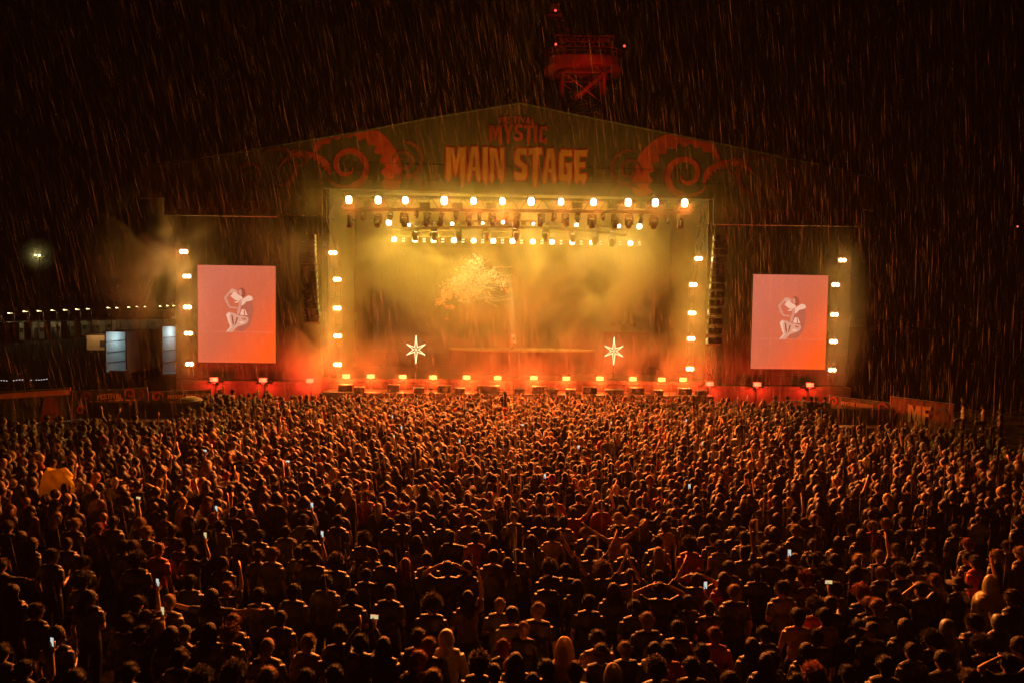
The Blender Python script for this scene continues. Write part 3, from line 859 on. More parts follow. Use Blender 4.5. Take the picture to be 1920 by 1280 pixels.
for corners, side in ((((370, 497), (516, 499), (517, 680), (371, 679)), 'left'), (((1413, 514), (1554, 517), (1547, 692), (1408, 691)), 'right')):
    V_S = -0.4
    q = [S(x, y, V_S) for x, y in corners]
    u0 = (q[0][0] + q[3][0]) / 2; u1 = (q[1][0] + q[2][0]) / 2; z1 = (q[0][1] + q[1][1]) / 2; z0 = (q[2][1] + q[3][1]) / 2
    w, h = u1 - u0, z1 - z0
    e = empty('video_screen', W((u0 + u1) / 2, V_S, z0), YAW)
    tag(e, f'tall glowing coral video screen showing the crouching singer, {side} of the stage', 'video screen', 'video screens beside the stage')
    MB().box((0, 0.15, h / 2), (w + 0.06, 0.2, h + 0.06)).build('cabinet', M['black'], e)
    MB().box((0, 0.03, h / 2), (w, 0.03, h)).build('display', M['screen'], e)
    fm = MB(); fc = []
    bar = [(-w / 2 + 0.02, h * .318), (w / 2 - 0.02, h * .318), (w / 2 - .02, h * .006), (-w / 2 + .02, h * .006)]
    for k, (poly, c_) in enumerate(fig):
        pts = [(-w / 2 + a * w, h - b * h) for a, b in poly]
        yy = 0.010 - 0.0018 * k
        # the outline faces the audience
        area = sum(pts[i][0] * pts[(i + 1) % len(pts)][1] - pts[(i + 1) % len(pts)][0] * pts[i][1] for i in range(len(pts)))
        if area < 0: pts = pts[::-1]
        fm.add([(x, yy, z) for x, z in pts], [tuple(range(len(pts)))]); fc.append(c_)
    yy = -0.03
    fm.add([(-w * .45, yy, h * .318), (w * .2, yy, h * .318), (w * .2, yy, h * .321), (-w * .45, yy, h * .321)], [(0, 1, 2, 3)]); fc.append((.75, .25, .15))
    for k in range(12):
        x = w * (.22 + .022 * k)
        fm.add([(x, yy, h * .3175), (x + w * .012, yy, h * .3175), (x + w * .012, yy, h * .321), (x, yy, h * .321)], [(0, 1, 2, 3)]); fc.append((.9, .35, .2))
    colored(fm, 'picture', M.setdefault('sf', attr_emission('screen_figure', .95)), fc, e)
    mm = MB().tube((-w * .4, .15, h + .03), (-w * .4, .15, h + 2.2), .015, n=5).tube((w * .4, .15, h + .03), (w * .4, .15, h + 2.2), .015, n=5)
    mm.build('hanging_cable', M['grey_metal'], e)
    lamp('AREA', 'lamp', e, (0, -0.05, h / 2), 120, (1, .25, .12), 4.0, aim=(0, -1, 0))

# line arrays
for pts, side in (([(589, 445), (590, 480), (592, 520), (594, 560), (597, 600)], 'left'), ([(1341, 446), (1338, 490), (1335, 530), (1331, 580), (1328, 640)], 'right')):
    e = empty('line_array_speaker', SW(pts[0][0], pts[0][1], -1.2), YAW)
    tag(e, f'tall curved hanging column of black loudspeaker boxes {side} of the stage opening', 'loudspeaker', 'line array speakers')
    o0 = Vector((S(*pts[0], -1.2)[0], 0, S(*pts[0], -1.2)[1]))
    q = [Vector((S(x, y, -1.2)[0], 0, S(x, y, -1.2)[1])) - o0 for x, y in pts]
    bx = MB(); hw = MB(); gr = MB()
    L = 14
    for i in range(L):
        t = i / (L - 1) * (len(q) - 1); a = int(min(t, len(q) - 2)); p = q[a].lerp(q[a + 1], t - a)
        tilt = R(2 + 14 * (i / L) ** 2)
        dx = -0.45 if side == 'left' else 0.45
        bx.box(p + Vector((dx, 0.3 + 0.0 * i, 0)), (0.9, 0.5, 0.36), rot=(-tilt, 0, 0))
        gr.box(p + Vector((dx, 0.03, 0)), (0.8, 0.03, 0.30), rot=(-tilt, 0, 0))
        sd = 0.48 if side == 'left' else -0.48
        hw.box(p + Vector((dx + sd, 0.2, 0)), (0.04, 0.14, 0.2), rot=(-tilt, 0, 0))
    bx.build('cabinet', M['black'], e); gr.build('grille', mat('speaker_grille', (0.03, 0.03, 0.03), 0.4, 0.5, bump=0.6, bscale=90), e); hw.build('rigging', M['alu'], e)

# subwoofers and wedges on the apron
sub_x = [(634, 660, 722), (726, 748, 722), (820, 846, 724), (895, 938, 724), (998, 1025, 725), (1094, 1120, 727), (1182, 1208, 728), (1273, 1298, 729)]
for i, (x0, x1, y) in enumerate(sub_x):
    v = -1.3
    (a, zt_), (b, _) = S(x0, y - 4, v), S(x1, y - 4, v)
    e = empty('subwoofer', W((a + b) / 2, v, APZ), YAW)
    tag(e, f'black loudspeaker box on the ledge in front of the stage, {place(i, 8)}', 'loudspeaker', 'speaker boxes on the stage ledge')
    w = b - a; h = max(0.3, (zt_ - APZ) * .8)
    MB().box((0, 0.35, h / 2 + .003), (w, 0.7, h)).build('cabinet', M['black'], e)
    MB().box((0, -0.012, h / 2), (w * .92, 0.02, h * .86)).build('grille', M['skirt'], e)
    MB().box((w * .5 - .1, .35, h + .012), (.14, .3, .018)).box((-w * .5 + .1, .35, h + .012), (.14, .3, .018)).build('handle', M['grey_metal'], e)
wedge_x = [674, 785, 862, 973, 1036, 1070, 1143, 1160, 1232, 1315]
for i, x in enumerate(wedge_x):
    v = -1.5
    u = S(x, 730, v)[0]
    e = empty('monitor_wedge', W(u, v, APZ + .003), YAW + R(rng.uniform(-10, 10)))
    tag(e, f'low sloping monitor wedge on the ledge in front of the stage, {place(i, 10)}', 'loudspeaker', 'monitor wedges on the stage ledge')
    wd = MB(); pts = [(-.28, 0), (.28, 0), (.28, .12), (-.02, .36), (-.28, .30)]
    vs = [(-.32, y_, z_) for y_, z_ in pts] + [(.32, y_, z_) for y_, z_ in pts]
    wd.add(vs, [(0, 1, 2, 3, 4), (9, 8, 7, 6, 5)] + [((k + 1) % 5, k, 5 + k, 5 + (k + 1) % 5) for k in range(5)])
    wd.build('cabinet', M['black'], e)
    MB().box((0, .12, .255), (.5, .3, .015), rot=(R(-38.6), 0, 0)).build('grille', M['grey_metal'], e)

# drum kit in the haze on the right
dk = empty('drum_kit', W(*[S(1168, 640, 6.8)[0], 6.8], DZ + .003), YAW)
tag(dk, 'drum kit with brass cymbals half lost in the smoke right of the singer', 'drum kit')
zc_ = S(1168, 592, 6.8)[1] - DZ
MB().box((0, 0, (zc_ - 1.25) / 2), (3.4, 2.6, zc_ - 1.25)).build('drum_riser', M['skirt'], dk)
b0 = zc_ - 1.25
bd = MB(); bd.tube((0, -.35, b0 + .3), (0, .25, b0 + .3), .29, n=20); bd.build('bass_drum', M['banner_dark'], dk)
for dx, dy, z, r in ((-.3, .0, .72, .17), (.25, .0, .74, .19), (.75, .3, .55, .24), (-.75, .35, .6, .2)):
    MB().tube((dx, dy, b0 + z - .16), (dx, dy, b0 + z + .12), r, n=16).build('drum', M['banner_dark'], dk)
for dx, dy, z, r in ((-1.0, 0, 1.3, .3), (-.6, .2, 1.1, .22), (.6, 0, 1.28, .32), (1.05, .2, 1.25, .26), (.8, -.1, 1.02, .2)):
    c_ = MB().lathe([(0.0, .03), (.05, .025), (r, 0), (r, -.006), (.0, .02)], (dx, dy, b0 + z), n=20).build('cymbal', M['gold'], dk, smooth=True)
    MB().tube((dx, dy + .02, b0), (dx, dy + .02, b0 + z), .012, n=5).build('cymbal_stand', M['grey_metal'], dk)
# ================================================================== GROUND
def ground_mat():
    m = bpy.data.materials.new('wet_mud'); m.use_nodes = True
    nt = m.node_tree; b = nt.nodes['Principled BSDF']
    tc = nt.nodes.new('ShaderNodeTexCoord')
    n1 = nt.nodes.new('ShaderNodeTexNoise'); n1.inputs['Scale'].default_value = 0.8; n1.inputs['Detail'].default_value = 6
    nt.links.new(tc.outputs['Object'], n1.inputs['Vector'])
    r = nt.nodes.new('ShaderNodeValToRGB')
    r.color_ramp.elements[0].color = (0.03, 0.022, 0.016, 1); r.color_ramp.elements[0].position = .35
    r.color_ramp.elements[1].color = (0.09, 0.07, 0.05, 1); r.color_ramp.elements[1].position = .65
    nt.links.new(n1.outputs['Fac'], r.inputs['Fac']); nt.links.new(r.outputs['Color'], b.inputs['Base Color'])
    r2 = nt.nodes.new('ShaderNodeMapRange'); r2.inputs['From Min'].default_value = .42; r2.inputs['From Max'].default_value = .58
    r2.inputs['To Min'].default_value = .06; r2.inputs['To Max'].default_value = .5
    nt.links.new(n1.outputs['Fac'], r2.inputs['Value']); nt.links.new(r2.outputs['Result'], b.inputs['Roughness'])
    n2 = nt.nodes.new('ShaderNodeTexNoise'); n2.inputs['Scale'].default_value = 9; n2.inputs['Detail'].default_value = 6
    nt.links.new(tc.outputs['Object'], n2.inputs['Vector'])
    bp = nt.nodes.new('ShaderNodeBump'); bp.inputs['Strength'].default_value = .9; bp.inputs['Distance'].default_value = .06
    nt.links.new(n2.outputs['Fac'], bp.inputs['Height']); nt.links.new(bp.outputs['Normal'], b.inputs['Normal'])
    return m
M['mud'] = ground_mat()
g = MB().add([(-900, -100, 0), (900, -100, 0), (900, 1500, 0), (-900, 1500, 0)], [(0, 1, 2, 3)]).build('ground', M['mud'])
tag(g, kind='structure')

yd = MB().add([(-300, 47.5, 0.004), (300, 47.5, 0.004), (300, 400, 0.004), (-300, 400, 0.004)], [(0, 1, 2, 3)]).build('yard_pavement', mat('wet_asphalt', (.006, .006, .006), .8, spec=.02, var=.3, vscale=.4, bump=.5, bscale=3))
tag(yd, kind='structure')
# ================================================================== PEOPLE
def ocol_mat(name, rough, spec=0.5, var=0.3, vscale=8, sheen=0.0, attr=None, bump=0.0, bscale=10, sss=False):
    """base colour comes from the object's own colour (or, for the far crowd, a per-face dye colour)"""
    m = bpy.data.materials.new(name); m.use_nodes = True
    nt = m.node_tree; b = nt.nodes['Principled BSDF']
    b.inputs['Roughness'].default_value = rough; b.inputs['Specular IOR Level'].default_value = spec
    b.inputs['Sheen Weight'].default_value = sheen
    if attr:
        src = nt.nodes.new('ShaderNodeAttribute'); src.attribute_name = attr
    else:
        src = nt.nodes.new('ShaderNodeObjectInfo')
    tc = nt.nodes.new('ShaderNodeTexCoord')
    n = nt.nodes.new('ShaderNodeTexNoise'); n.inputs['Scale'].default_value = vscale; n.inputs['Detail'].default_value = 4
    nt.links.new(tc.outputs['Object'], n.inputs['Vector'])
    mr = nt.nodes.new('ShaderNodeMapRange'); mr.inputs['From Min'].default_value = .3; mr.inputs['From Max'].default_value = .7
    mr.inputs['To Min'].default_value = 1 - var; mr.inputs['To Max'].default_value = 1 + var
    nt.links.new(n.outputs['Fac'], mr.inputs['Value'])
    mx = nt.nodes.new('ShaderNodeVectorMath'); mx.operation = 'SCALE'
    nt.links.new(src.outputs['Color'], mx.inputs[0]); nt.links.new(mr.outputs['Result'], mx.inputs['Scale'])
    nt.links.new(mx.outputs[0], b.inputs['Base Color'])
    if bump:
        bp = nt.nodes.new('ShaderNodeBump'); bp.inputs['Strength'].default_value = bump; bp.inputs['Distance'].default_value = .03
        n3 = nt.nodes.new('ShaderNodeTexNoise'); n3.inputs['Scale'].default_value = bscale; n3.inputs['Detail'].default_value = 3
        nt.links.new(tc.outputs['Object'], n3.inputs['Vector'])
        nt.links.new(n3.outputs['Fac'], bp.inputs['Height']); nt.links.new(bp.outputs['Normal'], b.inputs['Normal'])
    return m
M['skin'] = ocol_mat('wet_skin', 0.38, 0.5, 0.12, 12)
M['cloth'] = ocol_mat('wet_cloth', 0.45, 0.6, 0.35, 7, sheen=0.1, bump=0.5, bscale=9)
M['hair'] = ocol_mat('wet_hair', 0.6, 0.35, 0.45, 45, bump=.8, bscale=60)
M['cape'] = ocol_mat('thin_plastic_cape', 0.30, 0.5, 0.12, 5, bump=0.7, bscale=7)
def add_translucency(m, f):
    nt = m.node_tree; b = nt.nodes['Principled BSDF']; out = [n for n in nt.nodes if n.type == 'OUTPUT_MATERIAL'][0]
    t = nt.nodes.new('ShaderNodeBsdfTranslucent'); mx = nt.nodes.new('ShaderNodeMixShader'); mx.inputs[0].default_value = f
    src = b.inputs['Base Color'].links[0].from_socket
    nt.links.new(src, t.inputs['Color']); nt.links.new(b.outputs[0], mx.inputs[1]); nt.links.new(t.outputs[0], mx.inputs[2]); nt.links.new(mx.outputs[0], out.inputs['Surface'])
add_translucency(M['cape'], .3)
M['crowd'] = ocol_mat('crowd_mix', 0.55, 0.4, 0.3, 7, attr='col')

def cook(mb, name, m, voxel=None, faces=None, wob=0.0, wscale=9.0, seed=0):
    """voxel-join the overlapping tubes into one skin, thin it out, smooth it"""
    me = mb.mesh(name, m)
    o = bpy.data.objects.new('tmp', me); col.objects.link(o)
    if voxel:
        r = o.modifiers.new('r', 'REMESH'); r.mode = 'VOXEL'; r.voxel_size = voxel
        s_ = o.modifiers.new('s', 'SMOOTH'); s_.factor = 0.5; s_.iterations = 2
    dg = bpy.context.evaluated_depsgraph_get()
    me2 = bpy.data.meshes.new_from_object(o.evaluated_get(dg))
    if faces and len(me2.polygons) * 2 > faces:
        o.modifiers.clear(); o.data = me2
        d = o.modifiers.new('d', 'DECIMATE'); d.ratio = faces / (len(me2.polygons) * 2.0)
        dg = bpy.context.evaluated_depsgraph_get(); dg.update()
        me3 = bpy.data.meshes.new_from_object(o.evaluated_get(dg))
        me2 = me3
    col.objects.unlink(o); bpy.data.objects.remove(o)
    me2.name = name
    if wob:
        from mathutils import noise
        for v in me2.vertices:
            k = noise.noise_vector(v.co * wscale + Vector((seed * 7.1, 0, 0)))
            v.co += k * wob
    me2.materials.clear(); me2.materials.append(m)
    me2.polygons.foreach_set('use_smooth', [True] * len(me2.polygons))
    me2.update()
    return me2

V3_ = Vector
def hand(mb, wr, d, s, curl=0.2):
    """palm with four unequal fingers and a thumb off its side"""
    d = V3_(d).normalized(); s = V3_(s); s = (s - d * s.dot(d)).normalized(); n = d.cross(s)
    wr = V3_(wr)
    for k in (-.6, 0, .6):
        mb.path([wr + s * .012 * k, wr + d * .05 + s * .026 * k, wr + d * .092 + s * .030 * k], [.020, .019, .015], 8)
    for off, L in ((-.030, .062), (-.011, .076), (.010, .082), (.030, .070)):
        b = wr + d * .092 + s * off; sp = d + s * off * 4
        p1 = b + sp * L * .45 + n * L * curl * .3; p2 = p1 + sp * L * (.55 - curl * .35) + n * L * curl * 1.0
        mb.path([b, p1, p2], [.0105, .0095, .0075], 6)
    b = wr + d * .03 + s * .030
    p1 = b + (d * .45 + s * .8) * .045 + n * .01; p2 = p1 + (d * .85 + s * .35) * .036 + n * .01
    mb.path([b, p1, p2], [.014, .012, .009], 6)

ARM = {
 'down': ((.27, -.03, 1.13), (.28, .06, .88), (0, .2, -1)),
 'bent': ((.26, -.04, 1.14), (.10, .25, 1.17), (-.5, .6, .4)),
 'vee': ((.37, .04, 1.63), (.50, .09, 1.89), (.3, .1, 1)),
 'vee2': ((.42, .04, 1.56), (.66, .10, 1.72), (.6, .1, .8)),
 'up': ((.24, .06, 1.69), (.20, .11, 1.96), (-.1, .1, 1)),
 'phone': ((.25, .20, 1.50), (.11, .30, 1.74), (-.05, .1, 1)),
 'head': ((.42, .03, 1.56), (.12, .02, 1.72), (-1, .1, .15)),
 'wide': ((.46, .0, 1.43), (.73, .03, 1.47), (1, 0, .05)),
 'fold': ((.25, .06, 1.15), (-.05, .22, 1.18), (-1, .1, .1)),
 'clap': ((.28, .10, 1.62), (.05, .16, 1.84), (-.1, .1, 1)),
}
def hands_side(a): return (0, 1, 0) if a in ('down', 'vee', 'vee2', 'up', 'head', 'wide') else (0, .3, 1)
def legs(mb, j, k=0.0, shoe=True, bare=True):
    for sx in (-1, 1):
        hp, kn, an = j['hip' + str(sx)], j['knee' + str(sx)], j['ankle' + str(sx)]
        mb.path([hp, V3_(hp).lerp(kn, .5), kn], [.088 + k, .078 + k, .058 + k], 10)
        mb.path([kn, V3_(kn).lerp(an, .35), an], [.056 + k, .055 + k, .036 + k * 1.3], 10)
def default_joints():
    j = {}
    for sx in (-1, 1):
        j['hip' + str(sx)] = V3_((sx * .09, 0, .92)); j['knee' + str(sx)] = V3_((sx * .11, .03, .50)); j['ankle' + str(sx)] = V3_((sx * .12, -.02, .09))
        j['toe' + str(sx)] = V3_((sx * .14, .15, .035))
    j['pelvis'] = V3_((0, 0, .95)); j['waist'] = V3_((0, .0, 1.10)); j['chest'] = V3_((0, -.005, 1.30))
    j['neck'] = V3_((0, -.01, 1.45)); j['head'] = V3_((0, .015, 1.63))
    j['sh-1'] = V3_((-.18, -.005, 1.41)); j['sh1'] = V3_((.18, -.005, 1.41))
    return j
def arm_pts(j, sx, a):
    e, w, d = a if not isinstance(a, str) else ARM[a]
    e = V3_((e[0] * sx, e[1], e[2])); w = V3_((w[0] * sx, w[1], w[2])); d = V3_((d[0] * sx, d[1], d[2]))
    return j['sh' + str(sx)], e, w, d
def torso(mb, j, k=0.0, low=.0):
    pe, wa, ch = j['pelvis'], j['waist'], j['chest']
    mb.ball(pe + V3_((0, 0, low)), (.165 + k, .112 + k, .13 + k), 16, 10)
    mb.ball(wa, (.150 + k * 1.3, .104 + k, .17 + k), 16, 10)
    mb.ball(ch, (.178 + k, .118 + k, .17 + k), 16, 10)
    mb.path([j['sh-1'], (j['sh-1'] + j['sh1']) / 2 + V3_((0, 0, .015)), j['sh1']], [.062 + k, .085 + k, .062 + k], 10)
def body_mb(j, al, ar, turn=0.0, curl=.2):
    mb = MB()
    torso(mb, j)
    mb.path([j['neck'] - V3_((0, 0, .05)), j['neck'] + V3_((0, 0, .03)), j['head'] - V3_((0, .01, .06))], [.07, .056, .052], 10)
    h = j['head']; T = Matrix.Rotation(R(turn), 3, 'Z')
    def hp(x, y, z): return h + T @ V3_((x, y, z))
    mb.ball(hp(0, -.01, .02), (.076, .094, .10), 16, 12, rot=(0, 0, R(turn)))
    mb.ball(hp(0, .022, -.045), (.056, .066, .070), 14, 10, rot=(0, 0, R(turn)))
    mb.ball(hp(0, .068, -.092), .022, 8, 6)                       # chin
    mb.path([hp(0, .084, .012), hp(0, .104, -.022), hp(0, .098, -.034)], [.010, .014, .011], 6)   # nose
    mb.path([hp(-.045, .076, .024), hp(0, .088, .028), hp(.045, .076, .024)], [.010, .013, .010], 6)   # brow
    mb.path([hp(-.022, .086, -.062), hp(0, .092, -.060), hp(.022, .086, -.062)], [.007, .009, .007], 6)   # lips
    for s_ in (-1, 1):
        mb.ball(hp(.078 * s_, -.01, -.01), (.011, .02, .032), 8, 6, rot=(0, 0, R(turn)))
    for sx, a in ((-1, al), (1, ar)):
        sh, e, w, d = arm_pts(j, sx, a)
        mb.path([sh, sh.lerp(e, .5), e], [.053, .048, .040], 10)
        mb.path([e, e.lerp(w, .35), w], [.040, .039, .025], 10)
        hand(mb, w, d, hands_side(a) if isinstance(a, str) else (0, .3, 1), curl)
    legs(mb, j)
    for sx in (-1, 1):
        mb.path([j['ankle' + str(sx)], j['ankle' + str(sx)].lerp(j['toe' + str(sx)], .5), j['toe' + str(sx)]], [.036, .038, .026], 8)
    return mb
def top_mb(j, al, ar, sleeve='short', k=.016):
    mb = MB(); torso(mb, j, k, .02)
    mb.path([j['neck'] - V3_((0, 0, .06)), j['neck'] - V3_((0, 0, .005))], [.088, .068], 10)
    for sx, a in ((-1, al), (1, ar)):
        sh, e, w, d = arm_pts(j, sx, a)
        if sleeve == 'none': continue
        if sleeve == 'short':
            mb.path([sh, sh.lerp(e, .72)], [.070, .066], 10)
        else:
            mb.path([sh, sh.lerp(e, .5), e], [.073, .068, .060], 10); mb.path([e, e.lerp(w, .5), e.lerp(w, .93)], [.060, .054, .044], 10)
    if sleeve == 'hood':
        mb.ball(j['head'] + V3_((0, -.03, .0)), (.112, .125, .150), 14, 10)
        mb.path([j['head'] + V3_((0, -.05, -.1)), j['neck'] - V3_((0, .04, .05))], [.10, .12], 10)
    return mb
def trouser_mb(j, k=.016):
    mb = MB(); mb.ball(j['pelvis'] - V3_((0, 0, .03)), (.166 + k, .118 + k, .13), 14, 8); legs(mb, j, k)
    return mb
def shoe_mb(j, sides=(-1, 1)):
    mb = MB()
    for sx in sides:
        a, t = j['ankle' + str(sx)], j['toe' + str(sx)]
        mb.path([a + V3_((0, -.02, -.02)), V3_(a).lerp(t, .5) + V3_((0, 0, .0)), t + V3_((0, .02, .003))], [.052, .048, .036], 8)
    return mb
# hair, modelled around the head centre
def strands(mb, num, length, wave, spread, r=.006, start_r=.10, down=True, rr=None, curl=0.0, segs=5):
    rr = rr or random.Random(1)
    for _ in range(num):
        th = rr.uniform(-pi * .05, pi * 1.05) + pi if down else rr.uniform(0, 2 * pi)
        ph = rr.uniform(.1, 1.45) if down else math.acos(rr.uniform(-.35, 1))
        p = V3_((.082 * sin(ph) * cos(th), -.012 + .10 * sin(ph) * sin(th), .025 + .098 * cos(ph)))
        pts = [p]; L = length * rr.uniform(.7, 1.1); f = rr.uniform(8, 16); o = rr.uniform(0, 6)
        out_ = V3_((p.x, p.y * .9, 0)).normalized()
        for i in range(1, segs + 1):
            t = i / segs
            if down:
                q = p + out_ * (.012 + spread * t) + V3_((0, -.01 * t, -L * t))
                if i == 1: q = p + out_ * .02 + V3_((0, 0, -.02))
                q += V3_((sin(o + f * t), cos(o + f * t), 0)) * wave * t
            else:
                q = p + (p - V3_((0, -.01, 0))).normalized() * L * t + V3_((sin(o + f * t), cos(o * 2 + f * t), sin(o + 3 * t))) * wave * t
            pts.append(q)
        mb.path(pts, [r * (1 - .75 * i / segs) for i in range(segs + 1)], 3)
def cap_ball(mb, g=0.0, front=.0):
    mb.ball((0, -.020 + front, .030), (.086 + g, .100 + g, .104 + g), 16, 12)
    mb.ball((0, -.052, -.02), (.074 + g, .060 + g, .085 + g), 14, 10)
HAIR = {}
def make_hair():
    r_ = random.Random(3)
    def fin(key, mb, wob=.006, faces=None, m=None):
        me = mb.mesh(key + '_hair', m or M['hair'], True)
        from mathutils import noise
        for v in me.vertices:
            v.co += noise.noise_vector(v.co * 22) * wob
        HAIR[key] = me
    mb = MB(); cap_ball(mb, .002); strands(mb, 260, .014, .006, 0, .006, down=False, rr=r_, segs=2); fin('buzz', mb, .004)
    mb = MB(); cap_ball(mb, .010); strands(mb, 200, .04, .010, .008, .009, rr=r_, segs=3); strands(mb, 420, .030, .013, 0, .007, down=False, rr=r_, segs=2); fin('short', mb, .010)
    mb = MB(); cap_ball(mb, .008); strands(mb, 190, .36, .014, .035, .010, rr=r_); fin('long', mb)
    mb = MB(); cap_ball(mb, .014); strands(mb, 210, .30, .034, .085, .011, rr=r_); fin('wavy', mb)
    mb = MB(); cap_ball(mb, .012); strands(mb, 420, .075, .022, 0, .008, down=False, rr=r_, segs=4); fin('curly', mb)
    mb = MB(); cap_ball(mb, .02); strands(mb, 520, .115, .034, 0, .009, down=False, rr=r_, segs=5); fin('afro', mb)
    mb = MB(); cap_ball(mb, .004); mb.ball((0, -.12, .075), (.045, .045, .042), 10, 8); strands(mb, 90, .02, .008, 0, .006, down=False, rr=r_, segs=2); fin('bun', mb)
    mb = MB(); cap_ball(mb, .004); strands(mb, 60, .02, .008, 0, .006, down=False, rr=r_, segs=2)
    for k in range(26):
        a = r_.uniform(0, 6.28); q = V3_((cos(a) * .018, -.125, .03 + sin(a) * .018))
        mb.path([q, q + V3_((0, -.04, -.03)), q + V3_((r_.uniform(-.02, .02), -.05, -.14)), q + V3_((r_.uniform(-.03, .03), -.035, -.27))], [.010, .011, .009, .003], 3)
    fin('ponytail', mb)
    # cap: crown, brim and the short hair below it
    mb = MB(); mb.lathe([(0, .145), (.05, .138), (.088, .105), (.102, .045), (.103, .03)], (0, -.01, 0), 18)
    mb.add([(.075 * sin(a), .07 + .11 * cos(a) if cos(a) > 0 else .07, .036) for a in [R(-90 + 18 * i) for i in range(11)]] + [(.075 * sin(a), .07 + .11 * cos(a) if cos(a) > 0 else .07, .046) for a in [R(-90 + 18 * i) for i in range(11)]], [tuple(range(11)), tuple(reversed(range(11, 22)))] + [(i, i + 1, i + 12, i + 11) for i in range(10)])
    mb.ball((0, -.03, .0), (.082, .082, .085), 14, 10); fin('cap', mb, .001)
    mb = MB(); mb.lathe([(0, .148), (.05, .140), (.084, .105), (.098, .04), (.100, .0), (.104, .0), (.103, .035)], (0, -.012, .0), 18); mb.ball((0, -.045, -.03), (.07, .062, .07), 12, 8); fin('beanie', mb, .003)
    mb = MB(); mb.lathe([(0, .15), (.06, .145), (.09, .11), (.104, .045), (.20, .028), (.21, .032), (.11, .055)], (0, -.01, 0), 20); mb.ball((0, -.03, -.01), (.082, .085, .085), 14, 10); fin('hat', mb, .001)
make_hair()

# poses: (left arm, right arm, sleeve, head turn, finger curl)
POSES = {
 'idle': ('down', 'down', 'short', 0), 'idle_long': ('down', 'down', 'long', 5), 'jacket': ('fold', 'bent', 'long', -6),
 'bent': ('bent', 'bent', 'short', 0), 'vee': ('vee', 'vee', 'short', 0), 'vee_bare': ('vee2', 'vee2', 'none', 0),
 'point': ('down', 'up', 'short', 0), 'phone': ('bent', 'phone', 'short', 0), 'phones': ('phone', 'phone', 'long', 0),
 'head': ('head', 'head', 'short', 0), 'wide': ('wide', 'wide', 'short', 0), 'one_wide': ('down', 'wide', 'long', 12),
 'right_look': ('down', 'bent', 'short', -75), 'left_look': ('bent', 'down', 'short', 75), 'clap': ('clap', 'clap', 'long', 0),
 'hood': ('down', 'down', 'hood', 0), 'bare': ('down', 'down', 'none', 0),
}
FIG = {}
def make_figures():
    for key, (al, ar, sl, turn) in POSES.items():
        j = default_joints()
        bare = sl == 'none'
        f = {}
        f['body'] = cook(body_mb(j, al, ar, turn), key + '_body', M['skin'], .0105, 5200)
        if not bare: f['top'] = cook(top_mb(j, al, ar, sl), key + '_top', M['cloth'], .018, 1700, .012, 9, len(FIG))
        f['trousers'] = cook(trouser_mb(j), key + '_trousers', M['cloth'], .022, 700, .010, 9)
        f['shoes'] = [cook(shoe_mb(j, (q,)), key + '_shoe', M['cloth'], .02, 110) for q in (-1, 1)]
        f['turn'] = turn; f['j'] = j; f['al'] = al; f['ar'] = ar; f['sl'] = sl
        FIG[key] = f
make_figures()

SKINS = [(.52, .30, .20), (.46, .26, .17), (.60, .38, .27), (.34, .19, .12)]
HAIRC = {'dark': (.020, .012, .009), 'brown': (.06, .028, .013), 'blond': (.38, .24, .10), 'red': (.30, .055, .02), 'ginger': (.26, .09, .025)}
CLOTH = {'black': (.012, .012, .013), 'charcoal': (.03, .03, .032), 'grey': (.12, .12, .12), 'brown': (.10, .05, .03), 'red': (.42, .02, .02), 'pale': (.52, .48, .38), 'green': (.08, .34, .10), 'olive': (.10, .10, .035), 'yellow': (.62, .32, .02), 'blue': (.03, .06, .16)}
def person(loc, pose, hair, hcol, cloth, rz=0.0, size=1.0, skin=None, trousers='black'):
    f = FIG[pose]
    def ob(name, me, c, parent):
        o = bpy.data.objects.new(name, me); col.objects.link(o); o.parent = parent
        o.color = (*c, 1)
        return o
    root = ob('person', f['body'], skin or SKINS[rng.randrange(4)], None)
    root.location = loc; root.rotation_euler = (0, 0, rz); root.scale = (size, size, size)
    if 'top' in f: ob('hooded_top' if f['sl'] == 'hood' else ('jacket' if f['sl'] == 'long' else 'shirt'), f['top'], CLOTH[cloth], root)
    ob('trousers', f['trousers'], CLOTH[trousers], root)
    for q in f['shoes']: ob('shoe', q, CLOTH['black'], root)
    if hair and f['sl'] != 'hood':
        c = HAIRC.get(hcol) or CLOTH[hcol]
        nm = {'cap': 'cap', 'beanie': 'beanie', 'hat': 'brimmed_hat'}.get(hair, 'hair')
        h = ob(nm, HAIR[hair], c, root)
        h.location = f['j']['head']; h.rotation_euler = (0, 0, R(f['turn'])); h.scale = (rng.choice((1, -1)) * 1.04, 1.04, 1.04)
    return root
